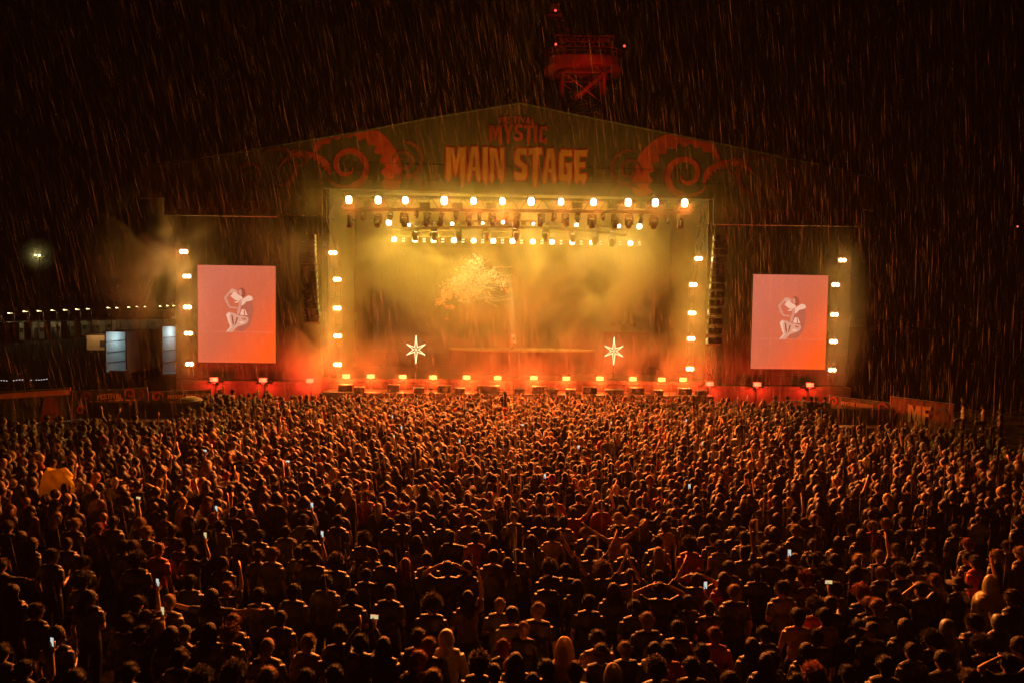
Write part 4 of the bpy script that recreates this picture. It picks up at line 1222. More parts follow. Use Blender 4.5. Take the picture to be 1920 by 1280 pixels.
# ================================================================== THE CROWD, NEAREST PEOPLE ONE BY ONE
# head x, head y in the photograph, hair, hair colour, pose, clothing ('.' leaves it to chance)
NEAR = """
15 988 s|39 1008 l|60 1020 l b|96 1044 s d right_look black|128 986 s|140 984 s|184 991 s r|212 980 s|274 999 s y idle olive|262 982 s|126 1020 b|157 1056 s d right_look charcoal
232 1026 s|249 1027 s|256 1052 c d|297 1032 k red . red|322 996 s|337 1022 s|359 1037 s b phone charcoal|418 1057 l b right_look|356 1092 s|156 1092 c d|167 1122 w d right_look|397 1120 w b wide|425 1105 s . point
257 1132 s d phone|316 1130 b y|24 1110 l|67 1147 s b right_look|107 1192 l d right_look|235 1170 s|297 1175 l|320 1192 w d|345 1190 k olive . black|392 1185 l d|430 1190 c g|45 1257 s d phone|140 1275 s|437 1265 c|242 1262 s d
375 1276 c|2 1060 s . one_wide|451 1007 s|412 987 s|400 972 s|3 1225 s|337 1235 s|271 1160 s b left_look|265 1190 s . phone|437 1168 s|486 1005 s|582 1002 s|536 997 s|634 977 s|570 975 s b phone
484 1042 s|511 1040 s|560 1037 s|576 1036 s . phone|589 1047 s|629 1056 c b|682 1012 c|697 1040 s b left_look|724 1047 s|760 1060 w r|687 1078 b|781 1015 w b|800 1050 k black|782 982 l|732 982 s|755 972 s|795 969 l
839 1067 k black . head|875 1065 l|832 980 s|846 1007 s . one_wide|879 975 k charcoal . brown|892 1007 s|905 987 s|925 1015 w|925 1045 k black|952 1057 l b|485 1117 s|730 1110 b . bent black|809 1135 c b left_look|877 1122 l d point
937 1135 b y|526 1160 b|501 1215 p y|577 1207 s|636 1190 s d jacket black|675 1207 s . phones|719 1212 l d|784 1197 s b|804 1214 s|784 1240 s r|837 1197 h . . pale|944 1215 s r|899 1247 c|956 1250 b|502 1272 s|627 1266 s|574 1273 s
927 1262 b . jacket|772 1278 s|812 1276 s|964 970 s|1010 977 s|1056 979 s|1035 1002 s d bare|997 1014 l b|1097 999 s|1112 1017 s|1107 1037 s . vee|969 1042 s|1155 995 s b vee_bare|1159 972 s y|1184 977 s|1207 984 l y|1247 987 s . bare
1232 1017 s|1254 978 s|1285 975 b y|1234 1038 w y|1324 995 s|1332 972 l b|1339 1012 s . left_look|1350 1024 s|1293 1022 c|1375 1000 s|1382 975 s|1416 985 s|1434 1032 s|1395 1009 s d one_wide|1030 1067 c b|1026 1092 s|1082 1100 l d
1130 1072 a g vee|1176 1060 s|1182 1080 b|1174 1032 s|1150 1107 w b|1237 1107 s b head|1235 1083 s . vee2|1305 1087 b . head|1357 1087 l b|1367 1065 s|1395 1037 s . point|1420 1077 c b|1377 1112 s . idle charcoal|1104 1130 s|1009 1146 s
1214 1165 s y|982 1180 b . jacket|1120 1199 s|1172 1220 s|1127 1226 s|1227 1220 l d|1252 1222 s|1329 1140 b . phone|1340 1192 s r|1317 1224 s d jacket|1410 1212 l|1434 1190 s|1024 1255 s|1079 1260 s g|1230 1257 c|1297 1252 s|967 1242 l
999 1279 b|1437 1242 l|1370 1279 s|1457 972 l b|1452 1000 l b|1490 970 s|1507 982 s . left_look|1527 975 s|1492 995 s y|1572 1017 l|1525 1022 s|1465 1037 s|1445 1049 s|1491 1050 k olive|1525 1052 s . left_look|1565 1052 s|1611 1052 s y
1597 994 s d left_look|1636 987 s y left_look red|1615 1004 w|1661 982 s y left_look|1695 982 s d one_wide|1731 980 s b left_look|1681 1032 s|1649 1044 s y point|1737 1022 s|1482 1074 s . phone|1511 1087 c r|1550 1072 c|1604 1075 l b
1652 1075 b . left_look|1689 1072 c b left_look|1717 1065 s|1742 1067 s|1792 995 s|1815 1020 s r|1815 1047 b . left_look|1830 1054 s|1870 1042 s|1890 1025 s . left_look|1910 980 s|1915 1037 s|1467 1105 s . left_look|1565 1107 s d left_look
1616 1115 c r|1557 1135 e olive . phone|1530 1140 c b|1630 1134 s g|1646 1139 s|1677 1119 s . left_look|1727 1107 k brown . head|1754 1089 s|1797 1097 t brown|1899 1122 s . left_look|1496 1157 s d bare|1547 1157 s d bare|1610 1177 s d jacket black
1636 1184 k brown . left_look|1530 1196 s|1697 1177 l|1776 1177 h . . grey|1827 1169 s . left_look|1872 1166 h . . olive|1750 1202 c d left_look|1842 1212 c b left_look|1512 1222 w b|1710 1222 b|1767 1239 e ginger|1890 1244 s . head
1446 1239 s|1527 1270 c r|1492 1280 s|1910 1212 w d left_look|1660 1250 s d|1590 1265 s d|1820 1275 s|960 1155 k black|660 1120 s d|610 1092 s d|550 1110 s d jacket|1270 1180 s d|1190 1140 s d|1060 1070 s d|1290 1130 s
"""
HK = {'s': 'short', 'b': 'buzz', 'l': 'long', 'w': 'wavy', 'c': 'curly', 'a': 'afro', 'n': 'bun', 'p': 'ponytail', 'k': 'cap', 'e': 'beanie', 't': 'hat', 'h': None}
CK = {'d': 'dark', 'b': 'brown', 'y': 'blond', 'r': 'red', 'g': 'ginger'}
CALM = ['idle', 'idle', 'idle_long', 'jacket', 'bent', 'bent']
PH = {'short': 'short', 'buzz': 'cropped', 'long': 'long', 'wavy': 'long wavy', 'curly': 'curly', 'afro': 'round frizzy', 'bun': 'tied up', 'ponytail': 'ponytailed', 'cap': 'cap', 'beanie': 'beanie', 'hat': 'wide brimmed hat'}
people = []        # (object, head px, description words)
taken = []
def face_stage(p, jitter=14):
    return -math.atan2(0 - p.x, 47 - p.y) + R(rng.uniform(-jitter, jitter))
POSE_TXT = {'vee': 'arms raised in a V', 'vee_bare': 'arms spread high', 'point': 'one arm raised', 'phone': 'one arm up', 'phones': 'both hands up', 'head': 'hands on head', 'wide': 'arms out sideways', 'one_wide': 'one arm outstretched', 'right_look': 'face turned right', 'left_look': 'face turned left', 'clap': 'clapping overhead', 'bare': 'bare back', 'vee2': 'arms raised'}
def add_person(px, py, hair, hcol, pose, cloth, size=None, prefix=None, z=0.0, rz=None):
    size = size or rng.uniform(.94, 1.05)
    if pose == 'vee2': pose = 'vee_bare' if False else 'vee'
    g_ = at_z(px, py, z + 1.63 * size)
    o = person((g_.x, g_.y, z), pose, hair, hcol, cloth, face_stage(g_) if rz is None else rz, size)
    taken.append((g_.x, g_.y))
    if hair is None: d = f'{"pale" if cloth == "pale" else "dark"} hooded person'
    elif hair in ('cap', 'beanie', 'hat'): d = f'person in a {PH[hair]}'
    else: d = f'person with {"" if hcol == "dark" else ("reddish" if hcol in ("red", "ginger") else hcol) + " "}{PH[hair]} hair'
    if pose in POSE_TXT: d += ', ' + POSE_TXT[pose]
    elif cloth in ('red', 'pale', 'olive', 'green', 'brown'): d += f', {cloth} top'
    people.append([o, (px, py), prefix or d])
    return o
phone_spots = []
from mathutils import noise as noise__
noise_ = noise__.noise
def hold_phone(o, pose, lit=True, land=False):
    sx = 1
    sh, e_, w, d = arm_pts(FIG[pose]['j'], 1, FIG[pose]['ar'])
    p = w + d.normalized() * .13 + V3_((0, .0, .03))
    Mo = Matrix.Translation(o.location) @ Matrix.Rotation(o.rotation_euler.z, 4, 'Z') @ Matrix.Scale(o.scale.x, 4)
    phone_spots.append((Mo @ p, o.rotation_euler.z, lit, land, o))
for tok in NEAR.replace('\n', '|').split('|'):
    t = tok.split()
    if not t: continue
    x, y, hk = float(t[0]), float(t[1]), HK[t[2]]
    rest = t[3:]
    hc = pose = cloth = None
    for w_ in rest:
        if w_ in POSES or w_ == 'vee2': pose = w_
        elif w_ in CK or (hc is None and w_ in CLOTH and t[2] in 'ket'): hc = w_
        elif w_ in CLOTH: cloth = w_
    pose = pose or rng.choice(CALM)
    cloth = cloth or rng.choices(['black', 'charcoal', 'brown', 'grey', 'olive', 'red'], [40, 30, 9, 12, 6, 3])[0]
    if hk is None: pose = 'hood'
    if hk in ('cap', 'beanie', 'hat'): hc = hc if hc in CLOTH or hc in HAIRC else 'charcoal'
    else: hc = CK.get(hc) or rng.choices(['dark', 'brown', 'blond', 'ginger'], [46, 38, 10, 6])[0]
    o = add_person(x, y, hk, hc, pose, cloth)
    if pose in ('phone', 'phones'): hold_phone(o, pose, land=(x in (1557, 675)))
# people further in who stand out: phones held up, raised arms, pale tops
for x, y, land in ((736, 782, 0), (753, 803, 0), (739, 819, 0), (862, 828, 0), (385, 846, 1), (260, 935, 1), (406, 955, 0), (980, 797, 1), (1146, 793, 0), (1287, 789, 0), (1085, 839, 0), (1317, 832, 0), (1022, 894, 0), (1293, 913, 0), (1430, 788, 0), (540, 866, 1)):
    g_ = at_z(x, y, 1.87)
    rz = face_stage(g_, 5)
    off = Matrix.Rotation(rz, 3, 'Z') @ V3_((.11, .31, 0))
    hx, hy = to_px((g_.x - off.x, g_.y - off.y, 1.63))
    o = add_person(hx, hy, rng.choice(['short', 'long', 'buzz']), rng.choice(['brown', 'dark', 'blond']), 'phone', 'charcoal', 1.0, rz=rz)
    people[-1][2] = 'person holding up a lit phone'
    hold_phone(o, 'phone', land=bool(land))
for x, y, hr, hc, pose, cl in ((882, 880, 'buzz', 'brown', 'idle', 'pale'), (1075, 962, 'short', 'brown', 'vee', 'red'), (1165, 958, 'short', 'brown', 'bare', 'brown'), (600, 875, 'wavy', 'blond', 'idle', 'brown'), (688, 930, 'short', 'red', 'jacket', 'red'),
                               (985, 925, 'short', 'dark', 'bare', 'black'), (1243, 905, 'short', 'brown', 'idle', 'pale'), (1118, 930, 'long', 'blond', 'vee', 'brown'), (803, 805, None, 'dark', 'hood', 'olive'), (1590, 822, 'short', 'brown', 'idle_long', 'black'),
                               (729, 825, 'short', 'dark', 'bare', 'black'), (648, 815, 'short', 'dark', 'idle', 'black'), (1405, 925, 'short', 'brown', 'clap', 'black'), (300, 905, 'buzz', 'blond', 'bent', 'pale'), (415, 803, None, 'dark', 'hood', 'green'),
                               (140, 795, 'buzz', 'brown', 'idle_long', 'pale'), (437, 757, 'short', 'dark', 'clap', 'pale'), (1600, 828, None, '', 'hood', 'olive'), (1730, 835, None, '', 'hood', 'pale'), (1232, 800, 'long', 'blond', 'idle', 'brown'), (1231, 822, 'wavy', 'blond', 'idle', 'brown')):
    add_person(x, y, hr, hc, pose, cl)
# somebody caught in a billowing yellow poncho
o = add_person(103, 915, 'short', 'dark', 'vee', 'black', 1.0, 'person struggling inside a billowing bright yellow rain poncho'); pon = o
pm = MB(); pr = random.Random(8); nu_, nv_ = 26, 18
vs = []
for j_ in range(nv_):
    t = j_ / (nv_ - 1)
    for i_ in range(nu_):
        a = 2 * pi * i_ / nu_
        r = .40 * sin(pi * (.10 + .74 * t)) ** .55 * (1 + .16 * sin(a * 3 + t * 5) + .10 * sin(a * 7 - t * 9) + pr.uniform(-.04, .04))
        vs.append((cos(a) * r * 1.05 + .12 * sin(t * 3), sin(a) * r * .7, 2.14 - .95 * t + .05 * sin(a * 2 + 1)))
fs = [(j_ * nu_ + i_, (j_ + 1) * nu_ + i_, (j_ + 1) * nu_ + (i_ + 1) % nu_, j_ * nu_ + (i_ + 1) % nu_) for j_ in range(nv_ - 1) for i_ in range(nu_)] + [tuple(range(nu_))]
pm.add(vs, fs); c_ = pm.build('poncho', M['cape'], o, smooth=False); c_.color = (1.0, .86, .06, 1)
# thin plastic capes: hood and cloak in one
def cape(parent, colr, wide=1.0):
    m_ = MB(); vs = []; nu_, nv_ = 28, 20
    prof = [(.02, 1.835), (.06, 1.815), (.095, 1.765), (.118, 1.69), (.128, 1.61), (.124, 1.54), (.13, 1.50), (.18, 1.465), (.245, 1.43), (.285, 1.36), (.305, 1.25), (.31, 1.1), (.31, .95), (.33, .8), (.35, .68)]
    for j_, (r, z) in enumerate(prof):
        for i_ in range(nu_):
            a = 2 * pi * i_ / nu_
            k = 1 + (.05 * sin(a * 5 + j_ * .5) + .035 * sin(a * 9 - j_ * .4)) * (1 if j_ > 6 else .4)
            yy = .72 if j_ > 7 else 1.05
            vs.append((cos(a) * r * k * wide, sin(a) * r * k * yy + (.02 if j_ > 7 else -.01), z))
    n_ = len(prof)
    fs = [(j_ * nu_ + i_, (j_ + 1) * nu_ + i_, (j_ + 1) * nu_ + (i_ + 1) % nu_, j_ * nu_ + (i_ + 1) % nu_) for j_ in range(n_ - 1) for i_ in range(nu_)]
    m_.add(vs, fs)
    c_ = m_.build('rain_cape', M['cape'], parent, smooth=True); c_.color = (*colr, 1)
cape(add_person(1058, 1222, 'buzz', 'dark', 'idle', 'black', 1.08, 'person in a pale translucent hooded rain cape in the wet gap'), (.75, .58, .30))
cape(add_person(1149, 1270, 'buzz', 'dark', 'idle', 'black', 1.0, 'person in a light hooded rain cape cut off by the picture edge'), (.55, .48, .34))
cape(add_person(1857, 1097, 'buzz', 'dark', 'point', 'black', 1.0, 'person in a pale yellow hooded rain cape at the dark side'), (.60, .50, .24))

# ------------------------------------------------------------------ sitting on shoulders
def seated_joints():
    j = default_joints()
    for sx in (-1, 1):
        j['hip' + str(sx)] = V3_((sx * .09, 0, .92)); j['knee' + str(sx)] = V3_((sx * .13, .33, .86)); j['ankle' + str(sx)] = V3_((sx * .12, .30, .47)); j['toe' + str(sx)] = V3_((sx * .12, .42, .42))
    return j
def special_figure(key, j, al, ar, sl, turn=0, curl=.2):
    f = {'body': cook(body_mb(j, al, ar, turn, curl), key + '_body', M['skin'], .0105, 5200)}
    if sl != 'none': f['top'] = cook(top_mb(j, al, ar, sl), key + '_top', M['cloth'], .018, 1700, .012, 9, 3)
    f['trousers'] = cook(trouser_mb(j), key + '_trousers', M['cloth'], .022, 800, .010, 9)
    f['shoes'] = [cook(shoe_mb(j, (q,)), key + '_shoe', M['cloth'], .02, 110) for q in (-1, 1)]
    f['turn'] = turn; f['j'] = j; f['al'] = al; f['ar'] = ar; f['sl'] = sl
    FIG[key] = f
special_figure('seated', seated_joints(), 'bent', 'bent', 'short')
special_figure('seated_bare', seated_joints(), 'wide', 'wide', 'none')
special_figure('seated_up', seated_joints(), 'down', 'vee2', 'short')
for x, y, pose, hair, hc, cl, txt in ((946, 737, 'seated', 'long', 'dark', 'black', 'dark silhouetted person with long hair sitting on shoulders above the front rows'),
                                      (1390, 790, 'seated', 'short', 'dark', 'black', 'person in dark clothes sitting on shoulders right of the red crew group'),
                                      (1845, 762, 'seated_bare', 'short', 'dark', 'black', 'shirtless person on shoulders with arms spread wide at the far right'),
                                      (1808, 758, 'seated_up', 'short', 'dark', 'pale', 'person in a pale top on shoulders at the far right'),
                                      (1877, 770, 'seated_up', 'short', 'dark', 'brown', 'rightmost person on shoulders, head above the dark crowd')):
    g_ = at_z(x, y, 2.37)
    o = add_person(x, y, hair, hc, pose, cl, 1.0, txt, z=.74, rz=face_stage(g_, 4))
    q = Matrix.Rotation(o.rotation_euler.z, 3, 'Z') @ V3_((0, .02, 0))
    g2 = V3_((o.location.x + q.x, o.location.y + q.y, 0))
    hx, hy = to_px((g2.x, g2.y, 1.63 * .97))
    add_person(hx, hy, 'short', 'dark', 'bent', 'black', .97, 'person carrying ' + {946: 'the long haired silhouette', 1390: 'a dark rider near the red crew group', 1845: 'the shirtless rider', 1808: 'the rider in the pale top', 1877: 'the rightmost rider'}[x] + ' on the shoulders', rz=o.rotation_euler.z)
# two crowd members with raised hand near the barrier
# ------------------------------------------------------------------ pit staff and crew facing the crowd
def staff(px, py, Y, txt, cloth='charcoal', rz=pi, pose='fold_staff', size=1.03, hair='buzz', hc='dark', z=None):
    p = at_y(px, py, Y)
    zz = p.z - 1.63 * size if z is None else z
    if z is None and abs(zz) < 0.6: zz = max(0, zz)
    o = person((p.x, p.y, zz), pose, hair, hc, cloth, rz, size)
    people.append([o, (px, py), txt]); taken.append((p.x, p.y))
    return o, zz
special_figure('fold_staff', default_joints(), 'fold', 'fold', 'long')
plat = []
for px, py, txt in ((808, 734, 'pit guard lit orange below the fourth stage strobe'), (896, 744, 'pit guard in orange glow left of the silhouetted rider'), (1022, 747, 'pit guard right of centre almost lost in orange smoke'), (1137, 738, 'broad shouldered pit guard standing before the stage right of centre'), (1186, 738, 'pit guard beside a speaker box, one hand up'), (1286, 732, 'pit guard at the right end of the stage front')):
    o, zz = staff(px, py, 40.6, txt, 'brown', pi + R(rng.uniform(-25, 25)), 'fold_staff' if px != 1186 else 'one_wide')
    plat.append((o.location.x, zz))
x0, x1 = min(p[0] for p in plat) - 1.2, max(p[0] for p in plat) + 1.2
zz = sorted(p[1] for p in plat)[3]
for o, _, _ in people[-6:]: o.location.z = zz
st = empty('barrier_step', ((x0 + x1) / 2, 40.6, 0))
tag(st, 'low dark step in the pit on which the guards stand', 'pit step')
MB().box((0, 0, zz - .055), (x1 - x0, .9, .09)).build('tread', M['deck'], st)
for k in range(8): MB().box((-(x1 - x0) / 2 + .3 + k * (x1 - x0 - .6) / 7, 0, (zz - .1) / 2), (.08, .7, max(.02, zz - .1))).build('leg', M['alu'], st)
crew = [(412, 742, 'crew member lifting something in the red light under the left screen', 'clap', 'dark', 'short'), (436, 738, 'crew member with one arm out in red light under the left screen', 'one_wide', 'dark', 'short'), (500, 738, 'silhouetted long haired crew member reaching out under the left screen', 'point', 'dark', 'long')]
for x, y, txt, pose, hc, hr in crew:
    o, zz = staff(x, y, 38.6, txt, 'black', R(-100), pose, 1.0, hr, hc)
    e = empty('camera_platform', (o.location.x, o.location.y, 0)); tag(e, 'small dark platform under ' + txt.replace(' in the red light', '').replace(' in red light', '').replace('silhouetted ', ''), 'platform')
    if len(e['label'].split()) > 16: e['label'] = ' '.join(e['label'].split()[:12])
    MB().box((0, 0, zz - .05), (1.0, 1.0, .08)).build('tread', M['deck'], e)
    for a in (-.42, .42):
        for b in (-.42, .42): MB().box((a, b, (zz - .09) / 2), (.05, .05, max(.02, zz - .09))).build('leg', M['alu'], e)
crewr = [(1453, 750, 'bent'), (1476, 747, 'idle'), (1508, 752, 'one_wide'), (1521, 742, 'fold_staff'), (1530, 748, 'idle'), (1547, 746, 'jacket')]
for i, (x, y, pose) in enumerate(crewr):
    o, zz = staff(x, y, 38.0, f'red lit crew member under the right screen, {place(i, 6)} of six', 'grey', R(rng.uniform(90, 260)), pose, 1.0, 'short', 'dark')
ms = people[-6:]; zz = sorted(p[0].location.z for p in ms)[3]
for o, _, _ in ms: o.location.z = zz
xa, xb = ms[0][0].location.x - .6, ms[-1][0].location.x + .6
e = empty('crew_platform', ((xa + xb) / 2, 38.0, 0)); tag(e, 'low platform carrying the red lit crew under the right screen', 'platform')
MB().box((0, 0, zz - .055), (xb - xa, 1.3, .09)).build('tread', M['deck'], e)
for k in range(5):
    for b in (-.55, .55): MB().box((-(xb - xa) / 2 + .2 + k * (xb - xa - .4) / 4, b, (zz - .1) / 2), (.06, .06, max(.02, zz - .1))).build('leg', M['alu'], e)

# ------------------------------------------------------------------ the singer, crouching on the riser, body turned to the left
j = default_joints()
j['pelvis'] = V3_((0, 0, .42)); j['waist'] = V3_((-.02, .06, .56)); j['chest'] = V3_((-.02, .12, .76)); j['neck'] = V3_((-.02, .15, .92)); j['head'] = V3_((-.02, .19, 1.09))
j['sh-1'] = V3_((-.20, .13, .87)); j['sh1'] = V3_((.17, .13, .87))
j['hip-1'] = V3_((-.09, .02, .42)); j['hip1'] = V3_((.09, .02, .42))
j['knee-1'] = V3_((-.15, .40, .62)); j['knee1'] = V3_((.13, .42, .42)); j['ankle-1'] = V3_((-.12, .24, .14)); j['ankle1'] = V3_((.12, .02, .12))
j['toe-1'] = V3_((-.14, .40, .05)); j['toe1'] = V3_((.14, .12, .04))
special_figure('crouching', j, ((.30, .36, .78), (.16, .40, 1.02), (-.5, .1, .6)), ((.28, .16, .62), (.24, .34, .44), (.1, .8, -.4)), 'long', 0, .8)
u, z = S(962, 657, 5.2)
sg = person(W(u + .12, 5.2, RZ + .004), 'crouching', 'short', 'dark', 'pale', YAW + R(118), 1.12, SKINS[0], 'pale')
tag(sg, 'singer in loose pale suit crouching on the riser, raising a hand to the face', 'person')
MB().path([V3_((-.15, .44, 1.02)), V3_((-.10, .36, 1.07))], [.016, .026], 8).build('microphone', M['black'], sg)


fs_ = make_flood('follow_spot', .2, .2, M['lens_top']); fs_.location = W(u - 1.0, -1.7, 12.0)
tag(fs_, 'small round follow spot between the two trusses aimed at the singer', 'stage light')
tg = W(u + .12, 5.2, RZ + .7) - fs_.location
lamp('SPOT', 'beam', fs_, (0, -.1, 0), 26000, (1, .75, .22), .05, spot=4.2, aim=Matrix.Rotation(-YAW, 3, 'Z') @ tg, blend=.4)
fs_.rotation_euler = (0, 0, YAW)

# ------------------------------------------------------------------ THE CROWD, EVERYBODY ELSE AS ONE MASS
def lod(mb, faces, voxel=None, wob=0.0):
    me = cook(mb, 'lod', M['crowd'], voxel, faces, wob)
    me.calc_loop_triangles()
    v = np.empty(len(me.vertices) * 3, np.float32); me.vertices.foreach_get('co', v)
    t = np.empty(len(me.loop_triangles) * 3, np.int32); me.loop_triangles.foreach_get('vertices', t)
    bpy.data.meshes.remove(me)
    return v.reshape(-1, 3), t.reshape(-1, 3)
LH = {}
m_ = MB(); m_.ball((0, -.025, .035), (.100, .112, .114), 11, 8); LH['short'] = lod(m_, None, None, .022)
m_ = MB(); m_.ball((0, -.02, .03), (.088, .102, .106), 10, 7); LH['buzz'] = lod(m_, None)
m_ = MB(); m_.ball((0, -.02, .03), (.098, .11, .112), 10, 7); m_.path([(0, -.05, .05), (0, -.085, -.10), (0, -.10, -.24), (0, -.10, -.38)], [.085, .100, .095, .05], 8); LH['long'] = lod(m_, None, None, .014)
m_ = MB(); m_.ball((0, -.02, .03), (.105, .115, .118), 10, 7); m_.path([(0, -.05, .05), (0, -.08, -.10), (0, -.10, -.22), (0, -.09, -.33)], [.11, .15, .15, .07], 9); LH['wavy'] = lod(m_, None, None, .025)
m_ = MB(); m_.ball((0, -.02, .05), (.13, .14, .14), 12, 8); LH['afro'] = lod(m_, None, None, .035)
m_ = MB(); m_.lathe([(0, .15), (.06, .14), (.098, .08), (.105, .03), (.0, .0)], (0, -.01, 0), 10); m_.box((0, .13, .04), (.13, .12, .012)); m_.ball((0, -.03, 0), (.082, .082, .085), 8, 6); LH['cap'] = lod(m_, None)
LP = {}
for key, n_b in (('idle', 230), ('idle_long', 200), ('bent', 230), ('jacket', 220), ('vee', 330), ('point', 300), ('phone', 300), ('head', 300), ('clap', 300), ('bare', 260), ('hood', 200), ('one_wide', 280), ('left_look', 240)):
    al, ar, sl, turn = POSES[key]; jj = default_joints()
    LP[key] = (lod(body_mb(jj, al, ar, turn), n_b, .014), lod(top_mb(jj, al, ar, sl), 170, .03, .014) if sl != 'none' else None, lod(trouser_mb(jj), 60, .04))
R2 = random.Random(77); NPR = np.random.default_rng(4)
spots = []
from mathutils import noise as noise__
noise_ = noise__.noise
gx = .54
yy_ = 14.5
row = 0
while yy_ < 38.2:
    xx_ = -yy_ * .80 - 2
    while xx_ < yy_ * .80 + 2:
        x = xx_ + R2.uniform(-.27, .27) + (.27 if row % 2 else 0); y = yy_ + R2.uniform(-.24, .24)
        xx_ += gx * (1 + .0 * yy_)
        hx, hy = to_px((x, y, 1.63))
        if hy > 958: continue
        if hx < -60 or hx > 1990: continue
        # the front edge of the crowd bends back at both sides
        lim = 37.6 if 600 < hx < 1400 else (36.6 if 380 < hx <= 600 or 1400 <= hx < 1500 else 33.4)
        if hx > 1800: lim = 29 - (hx - 1800) * .03
        if hx < 380: lim = 28.6 + max(0, hx - 300) * .05
        if 1560 < hx <= 1800: lim = 29.4
        if y > lim + R2.uniform(-.5, .3): continue
        dens = 1.0 if noise_(Vector((x * .45, y * .5, 3))) > -.32 else .45
        if hx < 350 and y > 24: dens = .82
        if hx > 1650: dens = .85
        if R2.random() > dens: continue
        if any((x - a) ** 2 + (y - b) ** 2 < .17 for a, b in taken): continue
        spots.append((x, y))
    yy_ += .50; row += 1
V_, T_, C_ = [], [], []; base = 0
pk = list(LP); pwt = [32, 16, 17, 14, 1.2, 2, 2.2, 1.2, .7, 2.5, 4, 1.5, 5]
for x, y in spots:
    key = R2.choices(pk, pwt)[0]; s_ = R2.uniform(.88, 1.09)
    hk = R2.choices(['short', 'buzz', 'long', 'wavy', 'afro', 'cap'], [42, 5, 24, 12, 6, 8])[0]
    a = -math.atan2(-x, 47 - y) + R(R2.uniform(-22, 22))
    rot = np.array([[cos(a), -sin(a), 0], [sin(a), cos(a), 0], [0, 0, 1]], np.float32) * s_
    hc = HAIRC[R2.choices(['dark', 'brown', 'blond', 'ginger', 'red'], [40, 38, 13, 7, 1])[0]]
    if hk == 'cap': hc = CLOTH[R2.choices(['black', 'charcoal', 'grey', 'red', 'pale'], [5, 4, 2, 1, 1])[0]]
    cl = CLOTH[R2.choices(['black', 'charcoal', 'grey', 'brown', 'red', 'pale', 'olive', 'blue', 'green'], [46, 26, 8, 7, 2.5, 4, 4, 2, .4])[0]]
    sk_ = SKINS[R2.randrange(4)]; tr_c = CLOTH['black']
    bodyp, topp, trp = LP[key]
    parts = [(bodyp, sk_, None), (trp, tr_c, None)]
    if topp: parts.append((topp, cl, None))
    if key != 'hood': parts.append((LH[hk], hc, (0, .015, 1.63)))
    lean = R2.uniform(-.04, .04)
    for (v, t), c_, off in parts:
        vv = v + np.array(off, np.float32) if off else v
        vv = vv @ rot.T
        vv = vv + np.array((x, y, 0), np.float32)
        V_.append(vv); T_.append(t + base); base += len(v)
        C_.append(np.tile(np.array((*c_, 1), np.float32) * R2.uniform(.8, 1.2), (len(t), 1)))
V_ = np.concatenate(V_); T_ = np.concatenate(T_); C_ = np.concatenate(C_)
me = bpy.data.meshes.new('crowd')
me.vertices.add(len(V_)); me.vertices.foreach_set('co', V_.astype(np.float32).ravel())
me.loops.add(len(T_) * 3); me.loops.foreach_set('vertex_index', T_.ravel().astype(np.int32))
me.polygons.add(len(T_)); me.polygons.foreach_set('loop_start', np.arange(0, len(T_) * 3, 3, dtype=np.int32)); me.polygons.foreach_set('loop_total', np.full(len(T_), 3, np.int32))
me.polygons.foreach_set('use_smooth', np.ones(len(T_), bool))
at_ = me.attributes.new('col', 'FLOAT_COLOR', 'FACE'); at_.data.foreach_set('color', C_.ravel())
me.materials.append(M['crowd']); me.update(calc_edges=True)
cr_ = bpy.data.objects.new('crowd', me); col.objects.link(cr_)
tag(cr_, 'packed festival crowd seen from behind, everyone facing the stage', 'crowd', kind='stuff')
print('crowd mass', len(spots), 'tris', len(T_), 'people', len(people))

# a few rucksacks worn on backs
bp_ = MB(); bp_.ball((0, -.20, 1.20), (.15, .09, .22), 12, 10); bp_.ball((0, -.26, 1.12), (.10, .06, .11), 10, 8)
for sx in (-1, 1): bp_.path([(sx * .10, -.14, 1.38), (sx * .12, .0, 1.50), (sx * .13, .12, 1.40), (sx * .14, .10, 1.22)], .02, 5)
bpm = cook(bp_, 'rucksack', M['cloth'], .02, 500)
for p in people[8:250:9]:
    if p[0].get('kind') or 'cape' in p[2] or 'bare' in p[2]: continue
    b_ = bpy.data.objects.new('rucksack', bpm); col.objects.link(b_); b_.parent = p[0]; b_.color = (*CLOTH[rng.choice(['black', 'charcoal', 'olive', 'brown'])], 1)
# ------------------------------------------------------------------ phones
M['phone_lit'] = glow('phone_screen', (.75, .85, .80), 0.75)
M['phone_warm'] = glow('phone_screen_warm', (1.0, .75, .35), 0.7)
phones = []
for i, (p, rz, lit, land, owner) in enumerate(phone_spots):
    e = empty('phone', p, rz)
    e.scale = (.85,) * 3
    if land: e.rotation_euler = (0, R(90), rz)
    MB().box((0, 0, 0), (.075, .010, .15)).build('body', M['black'], e)
    MB().box((0, -.0062, 0), (.068, .002, .138)).build('screen', M['phone_lit'] if i % 3 else M['phone_warm'], e)
    phones.append((e, to_px(p), land))

